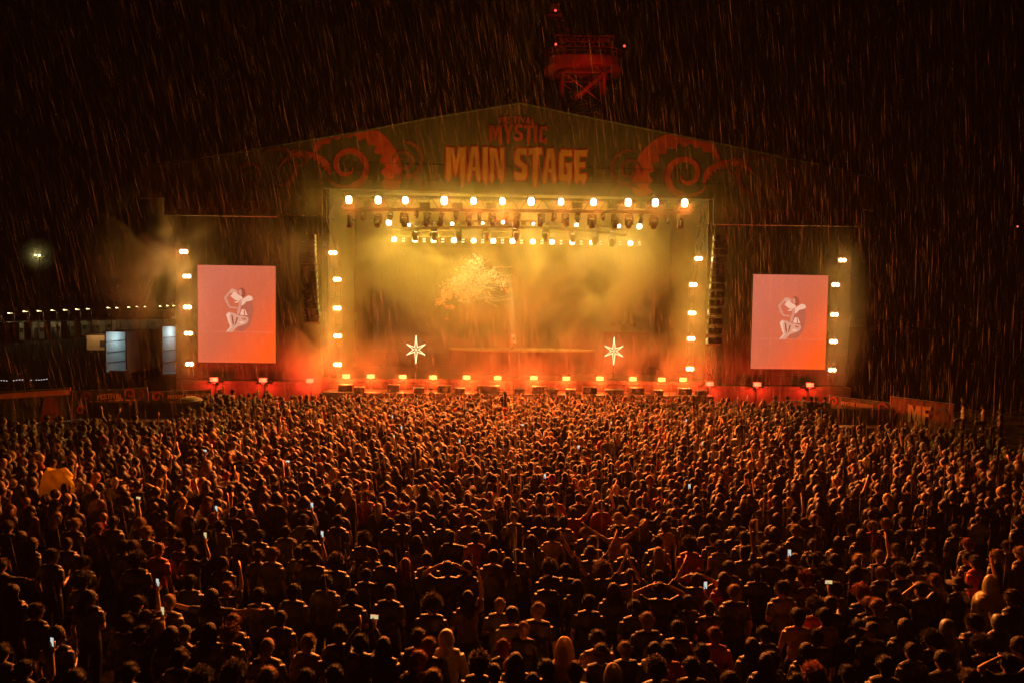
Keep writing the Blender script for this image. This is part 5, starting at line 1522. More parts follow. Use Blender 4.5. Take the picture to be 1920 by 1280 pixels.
# ------------------------------------------------------------------ labels: look first, then the place in the crowd
def ordw(i): return ['first', 'second', 'third', 'fourth', 'fifth', 'sixth', 'seventh', 'eighth', 'ninth', 'tenth', 'eleventh', 'twelfth', 'thirteenth', 'fourteenth', 'fifteenth', 'sixteenth', 'seventeenth', 'eighteenth', 'nineteenth', 'twentieth'][i]
plain = [p for p in people if p[2].split()[0] in ('person', 'pale', 'dark') and not any(w in p[2] for w in ('poncho', 'cape', 'shoulders', 'carrying'))]
for p in people:
    tag(p[0], p[2], 'person', 'festival goers')
    if any(w in p[2] for w in ('guard', 'crew')): p[0]['group'] = 'pit guards and crew'
bands = [(1245, 'in the bottom row'), (1205, 'second row up'), (1165, 'third row up'), (1125, 'fourth row up'), (1090, 'fifth row up'), (1060, 'sixth row up'), (1035, 'seventh row up'), (1012, 'eighth row up'), (990, 'ninth row up'), (965, 'tenth row up'), (900, 'mid crowd'), (830, 'upper crowd'), (0, 'near the barrier')]
rows = {}
for p in plain:
    for lim, nm in bands:
        if p[1][1] >= lim: rows.setdefault(nm, []).append(p); break
used = set()
for nm, ps in rows.items():
    ps.sort(key=lambda q: q[1][0]); n = len(ps)
    for i, p in enumerate(ps):
        k = f'{ordw(i)} from left' if i < n / 2 else (f'{ordw(n - 1 - i)} from right')
        if i == 0: k = 'leftmost'
        if i == n - 1: k = 'rightmost'
        L_ = f'{p[2]}, {nm}, {k}'
        if len(L_.split()) > 16: L_ = L_.replace('person with ', '')
        p[0]['label'] = L_
phones.sort(key=lambda q: q[1][0])
n = len(phones)
for i, (e, q, land) in enumerate(phones):
    k = 'leftmost in the crowd' if i == 0 else ('rightmost in the crowd' if i == n - 1 else (f'{ordw(i)} phone from left' if i < n / 2 else f'{ordw(n - 1 - i)} phone from right'))
    tag(e, f'lit phone held {"sideways" if land else "upright"} above heads, {k}', 'phone', 'phones held up in the crowd')
# ================================================================== RAIN
def rain_mat():
    m = bpy.data.materials.new('rain_water'); m.use_nodes = True
    nt = m.node_tree
    for n in list(nt.nodes):
        if n.type != 'OUTPUT_MATERIAL': nt.nodes.remove(n)
    out = [n for n in nt.nodes if n.type == 'OUTPUT_MATERIAL'][0]
    t = nt.nodes.new('ShaderNodeBsdfTranslucent'); t.inputs['Color'].default_value = (.95, .93, .9, 1)
    d = nt.nodes.new('ShaderNodeBsdfDiffuse'); d.inputs['Color'].default_value = (.9, .9, .9, 1)
    tr = nt.nodes.new('ShaderNodeBsdfTransparent')
    a = nt.nodes.new('ShaderNodeMixShader'); a.inputs[0].default_value = .15
    b = nt.nodes.new('ShaderNodeMixShader'); b.inputs[0].default_value = .15
    nt.links.new(t.outputs[0], a.inputs[1]); nt.links.new(d.outputs[0], a.inputs[2])
    nt.links.new(tr.outputs[0], b.inputs[1]); nt.links.new(a.outputs[0], b.inputs[2])
    nt.links.new(b.outputs[0], out.inputs['Surface'])
    return m
def make_rain(N=90000):
    rg = np.random.default_rng(21)
    Y = 9.0 + 37.0 * rg.random(N) ** 0.5
    X = rg.random(N) * 2 - 1; X = np.sign(X) * np.abs(X) ** 1.25 * (Y * .80 + 1.5)  # light falloff put into the spacing: fewer streaks towards the sides
    zmax = CAM_Z + Y * 0.52 + 1.0
    zmin = np.maximum(0.1, CAM_Z - Y * .62)
    Z = zmin + (zmax - zmin) * rg.random(N)
    keep = ~((Y > 43.3) & (np.abs(X) < 14) & (Z < 15))
    P = np.stack([X, Y, Z], 1)[keep].astype(np.float32); N = len(P)
    d = np.array([.58, .6, -3.8]); d /= np.linalg.norm(d)
    D = np.tile(d, (N, 1)); D[:, 0] = .03 + .17 * np.clip(P[:, 2] / 14, 0, 1); D = D + rg.normal(0, .012, (N, 3)); D /= np.linalg.norm(D, axis=1)[:, None]
    L = (rg.random(N) ** 1.5 * .85 + .28)[:, None]
    ph = rg.random(N) * 2 * pi
    a = np.cross(D, np.array([0, 1, .2])); a /= np.linalg.norm(a, axis=1)[:, None]
    b = np.cross(D, a)
    r = ((rg.random(N) ** 2.5 * .0017 + .0005) * np.clip(P[:, 1] / 18, .5, 1.1))[:, None]
    pts = []
    for k in range(3):
        t = (ph + k * 2 * pi / 3)[:, None]
        pts.append((P + (a * np.cos(t) + b * np.sin(t)) * r).astype(np.float32))
    top = P - D * L / 2; bot = P + D * L / 2
    V = np.stack([top, pts[0], pts[1], pts[2], bot], 1).reshape(-1, 3).astype(np.float32)
    tri = np.array([[0, 1, 2], [0, 2, 3], [0, 3, 1], [4, 2, 1], [4, 3, 2], [4, 1, 3]])
    T = (tri[None] + (np.arange(N) * 5)[:, None, None]).reshape(-1, 3)
    me = bpy.data.meshes.new('rain')
    me.vertices.add(len(V)); me.vertices.foreach_set('co', V.ravel())
    me.loops.add(len(T) * 3); me.loops.foreach_set('vertex_index', T.ravel().astype(np.int32))
    me.polygons.add(len(T)); me.polygons.foreach_set('loop_start', np.arange(0, len(T) * 3, 3, dtype=np.int32)); me.polygons.foreach_set('loop_total', np.full(len(T), 3, np.int32))
    me.materials.append(rain_mat()); me.update(calc_edges=True)
    o = bpy.data.objects.new('rain', me); col.objects.link(o)
    tag(o, 'heavy slanting rain lit by the stage', 'rain', kind='stuff')
make_rain()
# ================================================================== BANNERS ALONG THE FENCES
def fence_Y(x): return 35.5 + 6.5 * (x + 30) / 425 if x < 960 else 42.5 - 6.5 * (x - 1555) / 240
def panel(name, label, px0, px1, pytop, Y, H, cat='banner', dark='banner_dark', yaw=0.0):
    a = at_y(px0, pytop, fence_Y(px0)); b = at_y(px1, pytop, fence_Y(px1))
    ym = (a.y + b.y) / 2; zm = (a.z + b.z) / 2; H = zm - .04
    w = math.hypot(b.x - a.x, b.y - a.y)
    e = empty(name, (a.x, a.y, .04)); e.rotation_euler = (0, 0, math.atan2(b.y - a.y, b.x - a.x))
    tag(e, label, cat, 'printed fence banners')
    nn = 24; mb = MB()
    for i in range(nn):
        x0, x1 = w * i / nn, w * (i + 1) / nn
        f = lambda i: .03 * sin(i * .9) + .015 * sin(i * 2.3)
        mb.add([(x0, f(i), 0), (x1, f(i + 1), 0), (x1, f(i + 1) * .4, H), (x0, f(i) * .4, H)], [(0, 1, 2, 3)])
    mb.build('canvas', M[dark], e)
    p = MB()
    for x in (-.03, w + .03): p.tube((x, .06, -.04), (x, .06, H + .08), .03, n=6)
    p.tube((-.03, .06, H + .04), (w + .03, .06, H + .04), .025, n=6)
    p.build('fence_frame', M['grey_metal'], e)
    k = 1280.0 / ym; kx = (px1 - px0) / w
    def loc(x, y): return ((x - px0) / kx, H - (y - pytop) / k)
    return e, w, loc, k
def ptext(e, loc, s, x0, y0, x1, y1, m, nm='lettering', seed=1, arch=0):
    (u0, z0), (u1, z1) = loc(x0, y1), loc(x1, y0)
    text_mb(MB(), s, u0, z0, u1 - u0, z1 - z0, -.06, arch=arch, jit=.06, thick=.006, step=-.002, seed=seed).build(nm, m, e)
def pcurl(e, loc, cx, cy, r0, r1, a0, a1, w0, w1, m, k):
    mb = MB(); n = 40; vs = []
    for i in range(n + 1):
        t = i / n; a = R(a0 + (a1 - a0) * t); r = r0 + (r1 - r0) * t; w = (w0 + (w1 - w0) * t) * min(1, .1 + t * 5) * min(1, .1 + (1 - t) * 5)
        for q in (r - w / 2, r + w / 2):
            u, z = loc(cx + cos(a) * q, cy - sin(a) * q); vs.append((u, -.055, z))
    mb.add(vs, [(2 * i, 2 * i + 1, 2 * i + 3, 2 * i + 2) for i in range(n)]); mb.build('tentacle_print', m, e)
def bricks(e, loc, x0, x1, y0, y1, m, seed):
    """rows of small worn line-up print"""
    r = random.Random(seed); mb = MB(); y = y0
    while y < y1:
        x = x0 + r.uniform(0, 4)
        while x < x1:
            wd = r.uniform(3, 9)
            if r.random() < .75:
                (u0, z0), (u1, z1) = loc(x, y + 2.2), loc(min(x + wd, x1), y)
                mb.add([(u0, -.05, z0), (u1, -.05, z0), (u1, -.05, z1), (u0, -.05, z1)], [(0, 1, 2, 3)])
            x += wd + 1.2
        y += 3.6
    mb.build('small_print', m, e)
e, w, loc, k = panel('fence_banner', 'dark tent wall with an orange band along its top at the far left', 0 - 30, 131, 733, 33.5, 3.2)
u0, z0 = loc(-30, 745); u1, z1 = loc(131, 735)
MB().prism([(u0, z0), (u1, z0 + .05), (u1, z1 + .05), (u0, z1)], -.05, -.04).build('top_band', M['orange_print'], e)
(u0, z0), (u1, z1) = loc(70, 800), loc(112, 745)
MB().prism([(u0, z0), (u0 + .1, z0 + .9), (u0 + .3, z1), (u1 - .2, z1 - .1), (u1, z0 + .6), (u1 - .3, z0)], -.045, -.035).build('pale_print', M['dred_print'], e)
e, w, loc, k = panel('fence_banner', 'dark banner with pale FESTIVAL MYSTIC lettering and red curls at the left', 136, 275, 731, 34.0, 2.6)
ptext(e, loc, 'FESTIVAL', 180, 739, 227, 748, M['cream_print'], arch=.06); ptext(e, loc, 'MYSTIC', 165, 749, 242, 774, M['cream_print'], seed=3)
for cx, cy, r, a0, a1 in ((160, 740, 9, -30, 420), (242, 739, 11, 200, -260), (262, 742, 9, 160, -260), (250, 760, 10, 200, -200), (245, 782, 9, 150, -240), (150, 765, 10, -20, 380)):
    pcurl(e, loc, cx, cy, r, 2, a0, a1, 5, 2, M['red_print'] if r > 9 else M['dred_print'], k)
e, w, loc, k = panel('fence_banner', 'dark banner with small lettering and worn print left of the red lit wing', 279, 395, 733, 34.0, 2.6)
ptext(e, loc, 'MYSTIC FESTIVAL', 313, 739, 385, 745, M['cream_print'])
pcurl(e, loc, 294, 741, 10, 2, 0, 420, 5, 2, M['red_print'], k)
bricks(e, loc, 317, 385, 751, 782, M['cream_print'], 3)
e, w, loc, k = panel('fence_banner', 'dark banner with small lettering and rows of worn print at the right', 1555, 1667, 749, 32.6, 2.6)
ptext(e, loc, 'MYSTIC FESTIVAL', 1580, 755, 1641, 761, M['cream_print'], seed=6)
pcurl(e, loc, 1565, 757, 9, 2, 190, -220, 4, 2, M['red_print'], k); pcurl(e, loc, 1656, 758, 9, 2, 0, 420, 5, 2, M['red_print'], k); pcurl(e, loc, 1660, 785, 9, 2, 0, 420, 5, 2, M['dred_print'], k)
bricks(e, loc, 1620, 1658, 768, 795, M['cream_print'], 9)
e, w, loc, k = panel('fence_banner', 'red brown banner with big pale MF letters at the right', 1670, 1787, 751, 32.6, 2.6, dark='dred_print')
ptext(e, loc, 'MF', 1706, 761, 1748, 792, M['cream_print'], seed=2)
(u0, z0), (u1, z1) = loc(1676, 762), loc(1686, 758)
pcurl(e, loc, 1690, 790, 16, 10, 30, 200, 7, 4, M['red_print'], k); pcurl(e, loc, 1765, 772, 16, 6, -60, 200, 5, 3, M['banner_dark'], k)

# steel barrier before the stage
def make_barrier():
    e = empty('crowd_barrier'); w = 2.3
    f = MB()
    f.tube((-w / 2, 0, 1.15), (w / 2, 0, 1.15), .025, n=6); f.tube((-w / 2, 0, .1), (w / 2, 0, .1), .025, n=6)
    for x in (-w / 2, w / 2): f.tube((x, 0, 0), (x, 0, 1.15), .025, n=6)
    f.build('rail', M['alu'], e)
    MB().box((0, .01, .62), (w - .06, .006, .95)).build('sheet', M['alu'], e)
    MB().tube((0, .55, .02), (0, .02, 1.0), .02, n=5).box((0, .4, .012), (w - .1, .75, .02)).build('foot', M['alu'], e)
    return e
b0_ = make_barrier()
for i in range(20):
    e = b0_ if i == 0 else copy_tree(b0_)

    x = (i - 9.5) * 2.36
    e.location = (x, 38.5 + x * .0349, 0); e.rotation_euler = (0, 0, YAW)
    tag(e, f'steel crowd barrier panel before the stage, {("leftmost" if i == 0 else "rightmost" if i == 19 else ordw(i) + " from left" if i < 10 else ordw(19 - i) + " from right")}'.strip(), 'barrier', 'steel barrier panels before the stage')
# pale umbrella at the left
e = empty('umbrella', at_z(357, 742, 2.15)); tag(e, 'pale open umbrella held over the crowd before the left banner', 'umbrella')
uc = MB(); nn = 8; rings = [(0, .0), (.25, -.03), (.45, -.10), (.58, -.20)]
vs = [(0, 0, 0)]; 
for r, z in rings[1:]:
    for i in range(nn * 2):
        a = 2 * pi * i / (nn * 2); q = r * (1.0 if i % 2 == 0 else .955)
        vs.append((q * cos(a), q * sin(a), z - (0 if i % 2 == 0 else -.012)))
fs = [(0, 1 + i, 1 + (i + 1) % 16) for i in range(16)] + [(1 + j_ * 16 + i, 1 + (j_ + 1) * 16 + i, 1 + (j_ + 1) * 16 + (i + 1) % 16, 1 + j_ * 16 + (i + 1) % 16) for j_ in range(2) for i in range(16)]
uc.add(vs, fs); uc.build('canopy', mat('umbrella_fabric', (.5, .4, .3), .5), e)
MB().tube((0, 0, .06), (0, 0, -.75), .008, n=6).build('shaft', M['grey_metal'], e)

# ================================================================== FAR LEFT: LAMPS, QUAY, TRUCKS
M['sodium'] = glow('street_lamp_bulb', (1.0, .80, .32), 12)
M['concrete'] = mat('concrete', (.28, .27, .25), .7, var=.3, vscale=.6)
M['white_panel'] = mat('white_trailer_wall', (.62, .68, .66), .55, var=.08, vscale=1.0)
M['container'] = mat('kiosk_paint', (.5, .46, .38), .6, var=.15, vscale=.8)
lamps_px = [(2, 592), (27, 590), (55, 587), (81, 586), (106, 585), (129, 584), (151, 583), (171, 582), (209, 580), (225, 580), (247, 579), (262, 578), (277, 578), (305, 577), (318, 576), (330, 576), (341, 576)]
def make_lamp():
    e = empty('street_lamp')
    MB().tube((0, 0, -5.0), (0, 0, 0), .07, .05, n=8).build('pole', M['black'], e)
    MB().path([(0, 0, 0), (0, -.1, .25), (0, -.6, .34)], .035, 6).build('arm', M['black'], e)
    h = MB().box((0, -.85, .32), (.34, .6, .12)).build('lamp_head', M['black'], e)
    MB().box((0, -.85, .25), (.30, .54, .015)).box((0, -1.155, .29), (.30, .01, .09)).build('bulb', M['sodium'], e)
    return e
lp = make_lamp()
for i, (x, y) in enumerate(lamps_px):
    e = lp if i == 0 else copy_tree(lp)
    Yl = 120 + 70 * (i / 16) ** 1.2
    p = at_y(x, y, Yl); e.location = p
    s_ = p.z / 5.0; e.scale = (1.2, 1.2, s_)
    pl_ = 'leftmost' if i == 0 else (f'{ordw(i)} from left' if i < 9 else ('nearest the stage' if i == 16 else f'{ordw(16 - i)} from the stage end'))
    tag(e, f'small yellow street lamp in the row along the far quay, {pl_}', 'street lamp', 'street lamps along the far quay')
    if i % 2 == 0: lamp('POINT', 'lamp', e, (0, -1.3, -.2), 30, (1, .78, .35), .2)
# wall added on the quay to catch the lamp light, with booths along it
qa, qb = at_y(-60, 605, 124), at_y(350, 584, 196)
d_ = (qb - qa); d_.z = 0
qw = MB(); Lq = d_.length; ang = math.atan2(d_.y, d_.x)
for i in range(30):
    t0, t1 = i / 30, (i + .97) / 30
    qw.box((Lq * (t0 + t1) / 2, 0, 1.5), (Lq / 30 * .97, .3, 3.0))
o = qw.build('light_catch_wall', M['concrete'], None, (qa.x, qa.y, 0), ang)
tag(o, 'long low concrete wall added along the far quay to catch the street lamp light', 'wall')
for i, x in enumerate((40, 62, 98, 128, 153, 174, 198, 218)):
    Yb = 121 + i * 5.5
    p = at_y(x, 595, Yb)
    e = empty('booth', (p.x, Yb - 3, 0)); tag(e, f'tiny pale booth under the quay lamps, {place(i, 8)}', 'booth', 'booths under the quay lamps')
    MB().box((0, 0, 1.6), (2.2, 1.8, 3.2)).build('wall', M['container'], e)
    MB().box((0, 0, 3.3), (2.5, 2.1, .14)).build('roof', M['black'], e)
    MB().box((-.4, -.91, 1.1), (.8, .03, 2.0)).build('door', M['grey_metal'], e)
    MB().box((.6, -.91, 1.8), (.7, .03, .8)).build('window', M['glass'], e)
# floodlight mast
Ym = 150; p = at_y(72, 479, Ym)
e = empty('floodlight_mast', (p.x, Ym, 0)); tag(e, 'tall mast with two greenish yellow floodlights far off at the left', 'floodlight mast')
MB().tube((0, 0, 0), (0, 0, p.z - .3), .22, .12, n=8).build('pole', M['black'], e)
MB().box((0, 0, p.z - .25), (2.6, .15, .15)).build('crossarm', M['black'], e)
for dx in (-.45, .45):
    MB().box((dx, -.1, p.z), (.62, .3, .42)).build('housing', M['black'], e)
    MB().ball((dx, -.3, p.z), (.24, .04, .14), 12, 8).build('bulb', glow('mast_bulb', (1.0, .85, .28), 6), e)
lamp('POINT', 'lamp', e, (0, -.6, p.z), 500, (1, .85, .25), .3)


# open cargo trailers with lit insides
def trailer(x0, x1, y0, y1, Y, label, strap):
    a = at_y(x0, y0, Y); b = at_y(x1, y1, Y)
    w = b.x - a.x; zb = b.z; h = a.z - b.z
    e = empty('cargo_trailer', (a.x + w / 2, Y, zb)); tag(e, label, 'trailer', 'open cargo trailers behind the stage')
    sh = MB()
    sh.box((0, 2.5, -.06), (w, 5, .1)); sh.box((0, 2.5, h + .03), (w, 5, .06)); sh.box((0, 5.0, h / 2), (w, .06, h)); sh.box((-w / 2 - .03, 2.5, h / 2), (.06, 5.06, h + .1)); sh.box((w / 2 + .03, 2.5, h / 2), (.06, 5.06, h + .1))
    sh.build('box_body', M['white_panel'], e)
    r = MB()
    for q in (.22, .48, .76): r.box((0, 4.95, h * q), (w * .98, .04, .07)); r.box((-w / 2 + .02, 2.5, h * q), (.03, 4.8, .07)); r.box((w / 2 - .02, 2.5, h * q), (.03, 4.8, .07))
    r.build('load_rail', M['grey_metal'], e)
    s_ = MB(); q = random.Random(int(x0))
    for i in range(strap):
        x = q.uniform(-w * .1, w * .35)
        s_.path([(x, 4.85, h * .8), (x + q.uniform(-.05, .05), 4.8, h * .55), (x + q.uniform(-.1, .1), 4.7, h * .25)], .025, 4)
    s_.build('strap', M['orange_print'], e)
    fr = MB(); fr.box((-w / 2 - .05, -.02, h / 2), (.08, .05, h + .16)).box((w / 2 + .05, -.02, h / 2), (.08, .05, h + .16)).box((0, -.02, h + .08), (w + .16, .05, .1)); fr.build('door_frame', M['alu'], e)
    for sx in (-1, 1):
        for yy in (3.2, 4.3): MB().tube((sx * (w / 2 - .25), yy, -.45), (sx * (w / 2 + .0), yy, -.45), .42, n=16).build('wheel', M['black'], e)
    lamp('POINT', 'lamp', e, (0, 1.2, h * .85), 22, (.75, .95, 1.0), .3)
    return e
trailer(199, 236, 622, 697, 50, 'open cargo trailer with pale lit inside, straps and dark gear, left of the screen', 5)
trailer(305, 330, 612, 700, 52, 'narrow lit opening of a cargo trailer just left of the video screen lamps', 7)
# gear inside the first trailer: a wheeled case
p = at_y(221, 697, 49.4)
e = empty('flight_case', (p.x + .2, 49.2, 0)); tag(e, 'dark equipment case standing before the lit trailer', 'case')
MB().box((0, 0, 1.0), (1.0, .7, 1.5)).build('case', M['black'], e); MB().box((0, 0, 1.77), (1.04, .74, .05)).build('lid', M['grey_metal'], e)
mb = MB()
for sx in (-.4, .4):
    for sy in (-.25, .25): mb.tube((sx - .03, sy, .12), (sx + .03, sy, .12), .12, n=10)
mb.build('caster', M['black'], e); MB().tube((-.4, 0, .22), (.4, 0, .22), .02).build('axle', M['grey_metal'], e)
# brown lit cabin
(a, b) = at_y(158, 628, 56), at_y(197, 656, 56)
e = empty('site_cabin', ((a.x + b.x) / 2, 57.5, 0)); tag(e, 'brown site cabin with a dim orange front left of the lit trailer', 'cabin')
w = b.x - a.x
MB().box((0, 0, a.z / 2), (w, 2.4, a.z)).build('wall', M['container'], e); MB().box((0, 0, a.z + .06), (w + .2, 2.6, .12)).build('roof', M['black'], e)
MB().box((0, -1.22, (b.z) / 2), (w * .98, .04, b.z * .98)).build('tarpaulin', M['scrim'], e)
MB().box((w * .3, -1.22, b.z + .5), (.5, .03, .5)).build('window', M['glass'], e)
lamp('POINT', 'lamp', e, (0, -2.4, a.z + .4), 60, (1, .5, .15), .2)
# light strings low on the left
for i, (x0, x1, y0, y1) in enumerate(((-10, 15, 713, 713), (23, 45, 713, 711), (51, 90, 713, 710))):
    a, b = at_y(x0, y0, 46), at_y(x1, y1, 46)
    e = empty('light_strip', a); tag(e, f'thin white light strip above the far left banner, {("leftmost", "middle", "rightmost")[i]} of three', 'light strip', 'light strips at the far left')
    d = b - a; mb = MB(); n = max(3, int(d.length / .16))
    for k_ in range(n):
        t = (k_ + .5) / n
        if rng.random() < .8: mb.ball(d * t + Vector((0, 0, .02 * sin(k_))), (.05, .03, .022), 6, 4)
    mb.build('bulb', glow('white_led', (1, .95, .9), .9), e)
    MB().tube((0, .05, 0), d + Vector((0, .05, 0)), .02, n=4).build('cable', M['black'], e)
    for t in (0, 1): MB().tube(d * t + Vector((0, .06, 0)), Vector((d.x * t, .06, -a.z)), .025, n=5).build('post', M['black'], e)

# ================================================================== THE SHIPYARD CRANE BEHIND THE STAGE
CY = 92.0
kc = CY / 1280.0
c0 = at_y(1092, 128, CY)
cr = empty('shipyard_crane', (c0.x, CY, 0)); tag(cr, 'tall old shipyard crane dimly lit red in the night above the stage roof', 'crane')
M['crane'] = mat('crane_red_paint', (.15, .022, .016), .55, var=.4, vscale=.5)
def cp(x, y, dy=0.0):
    p = at_y(x, y, CY); return Vector((p.x - c0.x, dy, p.z))
leg_ = MB()
for sx in (-1, 1):
    for sy in (-2.0, 2.0):
        a = Vector((sx * 3.6, sy, 0)); b = Vector((sx * 2.7, sy * .8, c0.z - 1.2)); leg_.tube(a, b, .22, n=6)
n_ = 9
for i in range(n_):
    t0, t1 = i / n_, (i + 1) / n_; z0 = (c0.z - 1.2) * t0; z1 = (c0.z - 1.2) * t1; w0 = 3.6 - .9 * t0; w1 = 3.6 - .9 * t1
    for sy in (-1.9, 1.9):
        leg_.tube((-w0, sy, z0), (w1, sy, z1), .09, n=5); leg_.tube((w0, sy, z0), (-w1, sy, z1), .09, n=5); leg_.tube((-w1, sy, z1), (w1, sy, z1), .09, n=5)
leg_.build('tower', M['crane'], cr)
g_ = MB(); zc = c0.z
nn = 30
for (rx, ry, za, zb, r) in ((5.1, 3.4, zc - .55, zc + .55, 0), (4.2, 2.8, zc + .75, zc + 1.35, 0)):
    vo = []
    for z in (za, zb):
        for i in range(nn):
            a = 2 * pi * i / nn; c_, s_ = cos(a), sin(a)
            vo.append((math.copysign(abs(c_) ** .6, c_) * rx, math.copysign(abs(s_) ** .6, s_) * ry, z + (.25 if z == zb else -.0) * 0))
    g_.add(vo, [tuple(reversed(range(nn))), tuple(range(nn, 2 * nn))] + [(i, (i + 1) % nn, nn + (i + 1) % nn, nn + i) for i in range(nn)])
g_.build('gallery', M['crane'], cr)
rl2 = MB()
for i in range(nn):
    a = 2 * pi * i / nn; b = 2 * pi * (i + 1) / nn
    f = lambda a, z: (math.copysign(abs(cos(a)) ** .6, cos(a)) * 5.2, math.copysign(abs(sin(a)) ** .6, sin(a)) * 3.5, z)
    rl2.tube(f(a, zc + .55), f(a, zc + 1.5), .04, n=4); rl2.tube(f(a, zc + 1.5), f(b, zc + 1.5), .05, n=4); rl2.tube(f(a, zc + 1.05), f(b, zc + 1.05), .03, n=4)
rl2.build('railing', M['crane'], cr)
cage = MB(); wc = 3.75
zb, zt2 = zc + 1.7, zc + 3.35
for sy in (-2.2, 1.6):
    cage.tube((-wc, sy, zb), (wc * .95, sy, zb), .1, n=6); cage.tube((-wc, sy, zt2), (wc, sy, zt2 - .05), .14, n=6); cage.tube((-wc, sy, zb + .9), (wc, sy, zb + .9), .08, n=6)
    for i in range(7):
        x = -wc + 2 * wc * i / 6; cage.tube((x * .96, sy, zb), (x, sy, zt2), .1 if i in (0, 6) else .08, n=5)
        if i < 6: cage.tube((x, sy, zb), (x + wc / 3, sy, zb + .9), .05, n=4)
cage.build('machinery_cage', M['crane'], cr)
sg_ = MB()
for i in range(9):
    x = -3.1 + i * .74; sg_.box((x, -2.35, zb + 1.0), (.42 + .1 * (i % 3), .06, .5), rot=(0, R(-8 + 4 * (i % 5)), 0))
sg_.build('sign_plate', M['crane'], cr)
up = MB()
top_p = cp(1040, 18)
up.tube((-1.2, 0, zt2), (top_p.x + .6, 0, top_p.z), .14, n=6); up.tube((-2.6, 0, zt2), (top_p.x - .3, 0, top_p.z), .14, n=6)
for i in range(8):
    t0, t1 = i / 8, (i + 1) / 8
    a = Vector((-1.2, 0, zt2)).lerp(Vector((top_p.x + .6, 0, top_p.z)), t0); b = Vector((-2.6, 0, zt2)).lerp(Vector((top_p.x - .3, 0, top_p.z)), t1); up.tube(a, b, .07, n=4)
up.box(top_p, (1.1, 1.2, .9)).box(top_p - Vector((0, 0, 1.0)), (2.0, 1.6, .12)).box(top_p + Vector((0, 0, .7)), (1.3, .3, .12))
up.build('upper_mast', M['crane'], cr)
jb = MB()
a, b = cp(1132, 148, -3), cp(1070, 200, -3)
for off in (0, .35): jb.tube(a + Vector((off, 0, 0)), b + Vector((off, 0, 0)), .08, n=5)
jb.tube(cp(1110, 140, -3), cp(1132, 158, -3), .06, n=4)
jb.build('jib_brace', M['crane'], cr)
for (x, y, pw, nm) in ((1038, 109, 6, 'left'), (1160, 112, 6, 'right'), (1040, 30, 5, 'top')):
    q = cp(x, y, -4.6 if nm != 'top' else -1.6)
    MB().ball(q, .16, 8, 6).build('warning_lamp', glow('warning_bulb', (1, .08, .06), 1.5), cr)
    lamp('POINT', 'lamp', cr, q + Vector((0, -.6, 0)), pw, (1, .06, .03), .3)
lamp('SPOT', 'lamp', cr, Vector((0, -9, zc - 7)), 3000, (1, .05, .03), .3, spot=70, aim=(0, .7, .8))
# red pin light far right
p = at_y(1908, 425, 120); e = empty('beacon_mast', (p.x, 120, 0)); tag(e, 'tiny red beacon on a dark mast at the far right', 'beacon')
MB().tube((0, 0, 0), (0, 0, p.z - .15), .15, .08, n=6).build('pole', M['black'], e); MB().ball((0, 0, p.z), .13, 8, 6).build('bulb', glow('beacon_bulb', (1, .15, .1), 2), e)
# ================================================================== AIR
def vol_mat(name, color, dens, noise=None, aniso=0.0, step=0.4):
    m = bpy.data.materials.new(name); m.use_nodes = True
    m.cycles.volume_step_rate = step
    nt = m.node_tree
    for n in list(nt.nodes):
        if n.type != 'OUTPUT_MATERIAL': nt.nodes.remove(n)
    out = [n for n in nt.nodes if n.type == 'OUTPUT_MATERIAL'][0]
    pv = nt.nodes.new('ShaderNodeVolumePrincipled')
    pv.inputs['Color'].default_value = (*color, 1)
    pv.inputs['Density'].default_value = dens
    pv.inputs['Anisotropy'].default_value = aniso
    nt.links.new(pv.outputs['Volume'], out.inputs['Volume'])
    if noise:
        tc = nt.nodes.new('ShaderNodeTexCoord')
        n = nt.nodes.new('ShaderNodeTexNoise')
        n.inputs['Scale'].default_value = noise[0]; n.inputs['Detail'].default_value = 2.0; n.inputs['Roughness'].default_value = 0.55
        n.inputs['Distortion'].default_value = 0.6
        nt.links.new(tc.outputs['Object'], n.inputs['Vector'])
        mr = nt.nodes.new('ShaderNodeMapRange'); mr.interpolation_type = 'SMOOTHSTEP'
        mr.inputs['From Min'].default_value = noise[1]; mr.inputs['From Max'].default_value = noise[2]
        mr.inputs['To Min'].default_value = noise[3]; mr.inputs['To Max'].default_value = 1.0
        nt.links.new(n.outputs['Fac'], mr.inputs['Value'])
        # fade out towards an ellipsoid's rim, Generated runs 0..1
        mp = nt.nodes.new('ShaderNodeVectorMath'); mp.operation = 'MULTIPLY_ADD'
        mp.inputs[1].default_value = (2, 2, 2); mp.inputs[2].default_value = (-1, -1, -1)
        nt.links.new(tc.outputs['Generated'], mp.inputs[0])
        ln = nt.nodes.new('ShaderNodeVectorMath'); ln.operation = 'LENGTH'
        nt.links.new(mp.outputs[0], ln.inputs[0])
        fr = nt.nodes.new('ShaderNodeMapRange'); fr.interpolation_type = 'SMOOTHSTEP'
        fr.inputs['From Min'].default_value = 1.0; fr.inputs['From Max'].default_value = noise[4]
        fr.inputs['To Min'].default_value = 0.0; fr.inputs['To Max'].default_value = 1.0
        nt.links.new(ln.outputs['Value'], fr.inputs['Value'])
        mu = nt.nodes.new('ShaderNodeMath'); mu.operation = 'MULTIPLY'
        nt.links.new(mr.outputs['Result'], mu.inputs[0]); nt.links.new(fr.outputs['Result'], mu.inputs[1])
        m2 = nt.nodes.new('ShaderNodeMath'); m2.operation = 'MULTIPLY'; m2.inputs[1].default_value = dens
        nt.links.new(mu.outputs[0], m2.inputs[0])
        nt.links.new(m2.outputs[0], pv.inputs['Density'])
    return m
hz = MB().box((0, 130, 30), (560, 330, 62)).build('haze', vol_mat('haze_air', (1, 1, 1), 0.0001, aniso=0.3))
hz.location = (0, 0, 0)
tag(hz, 'thin rain haze filling the air over the whole site', 'haze', kind='stuff')
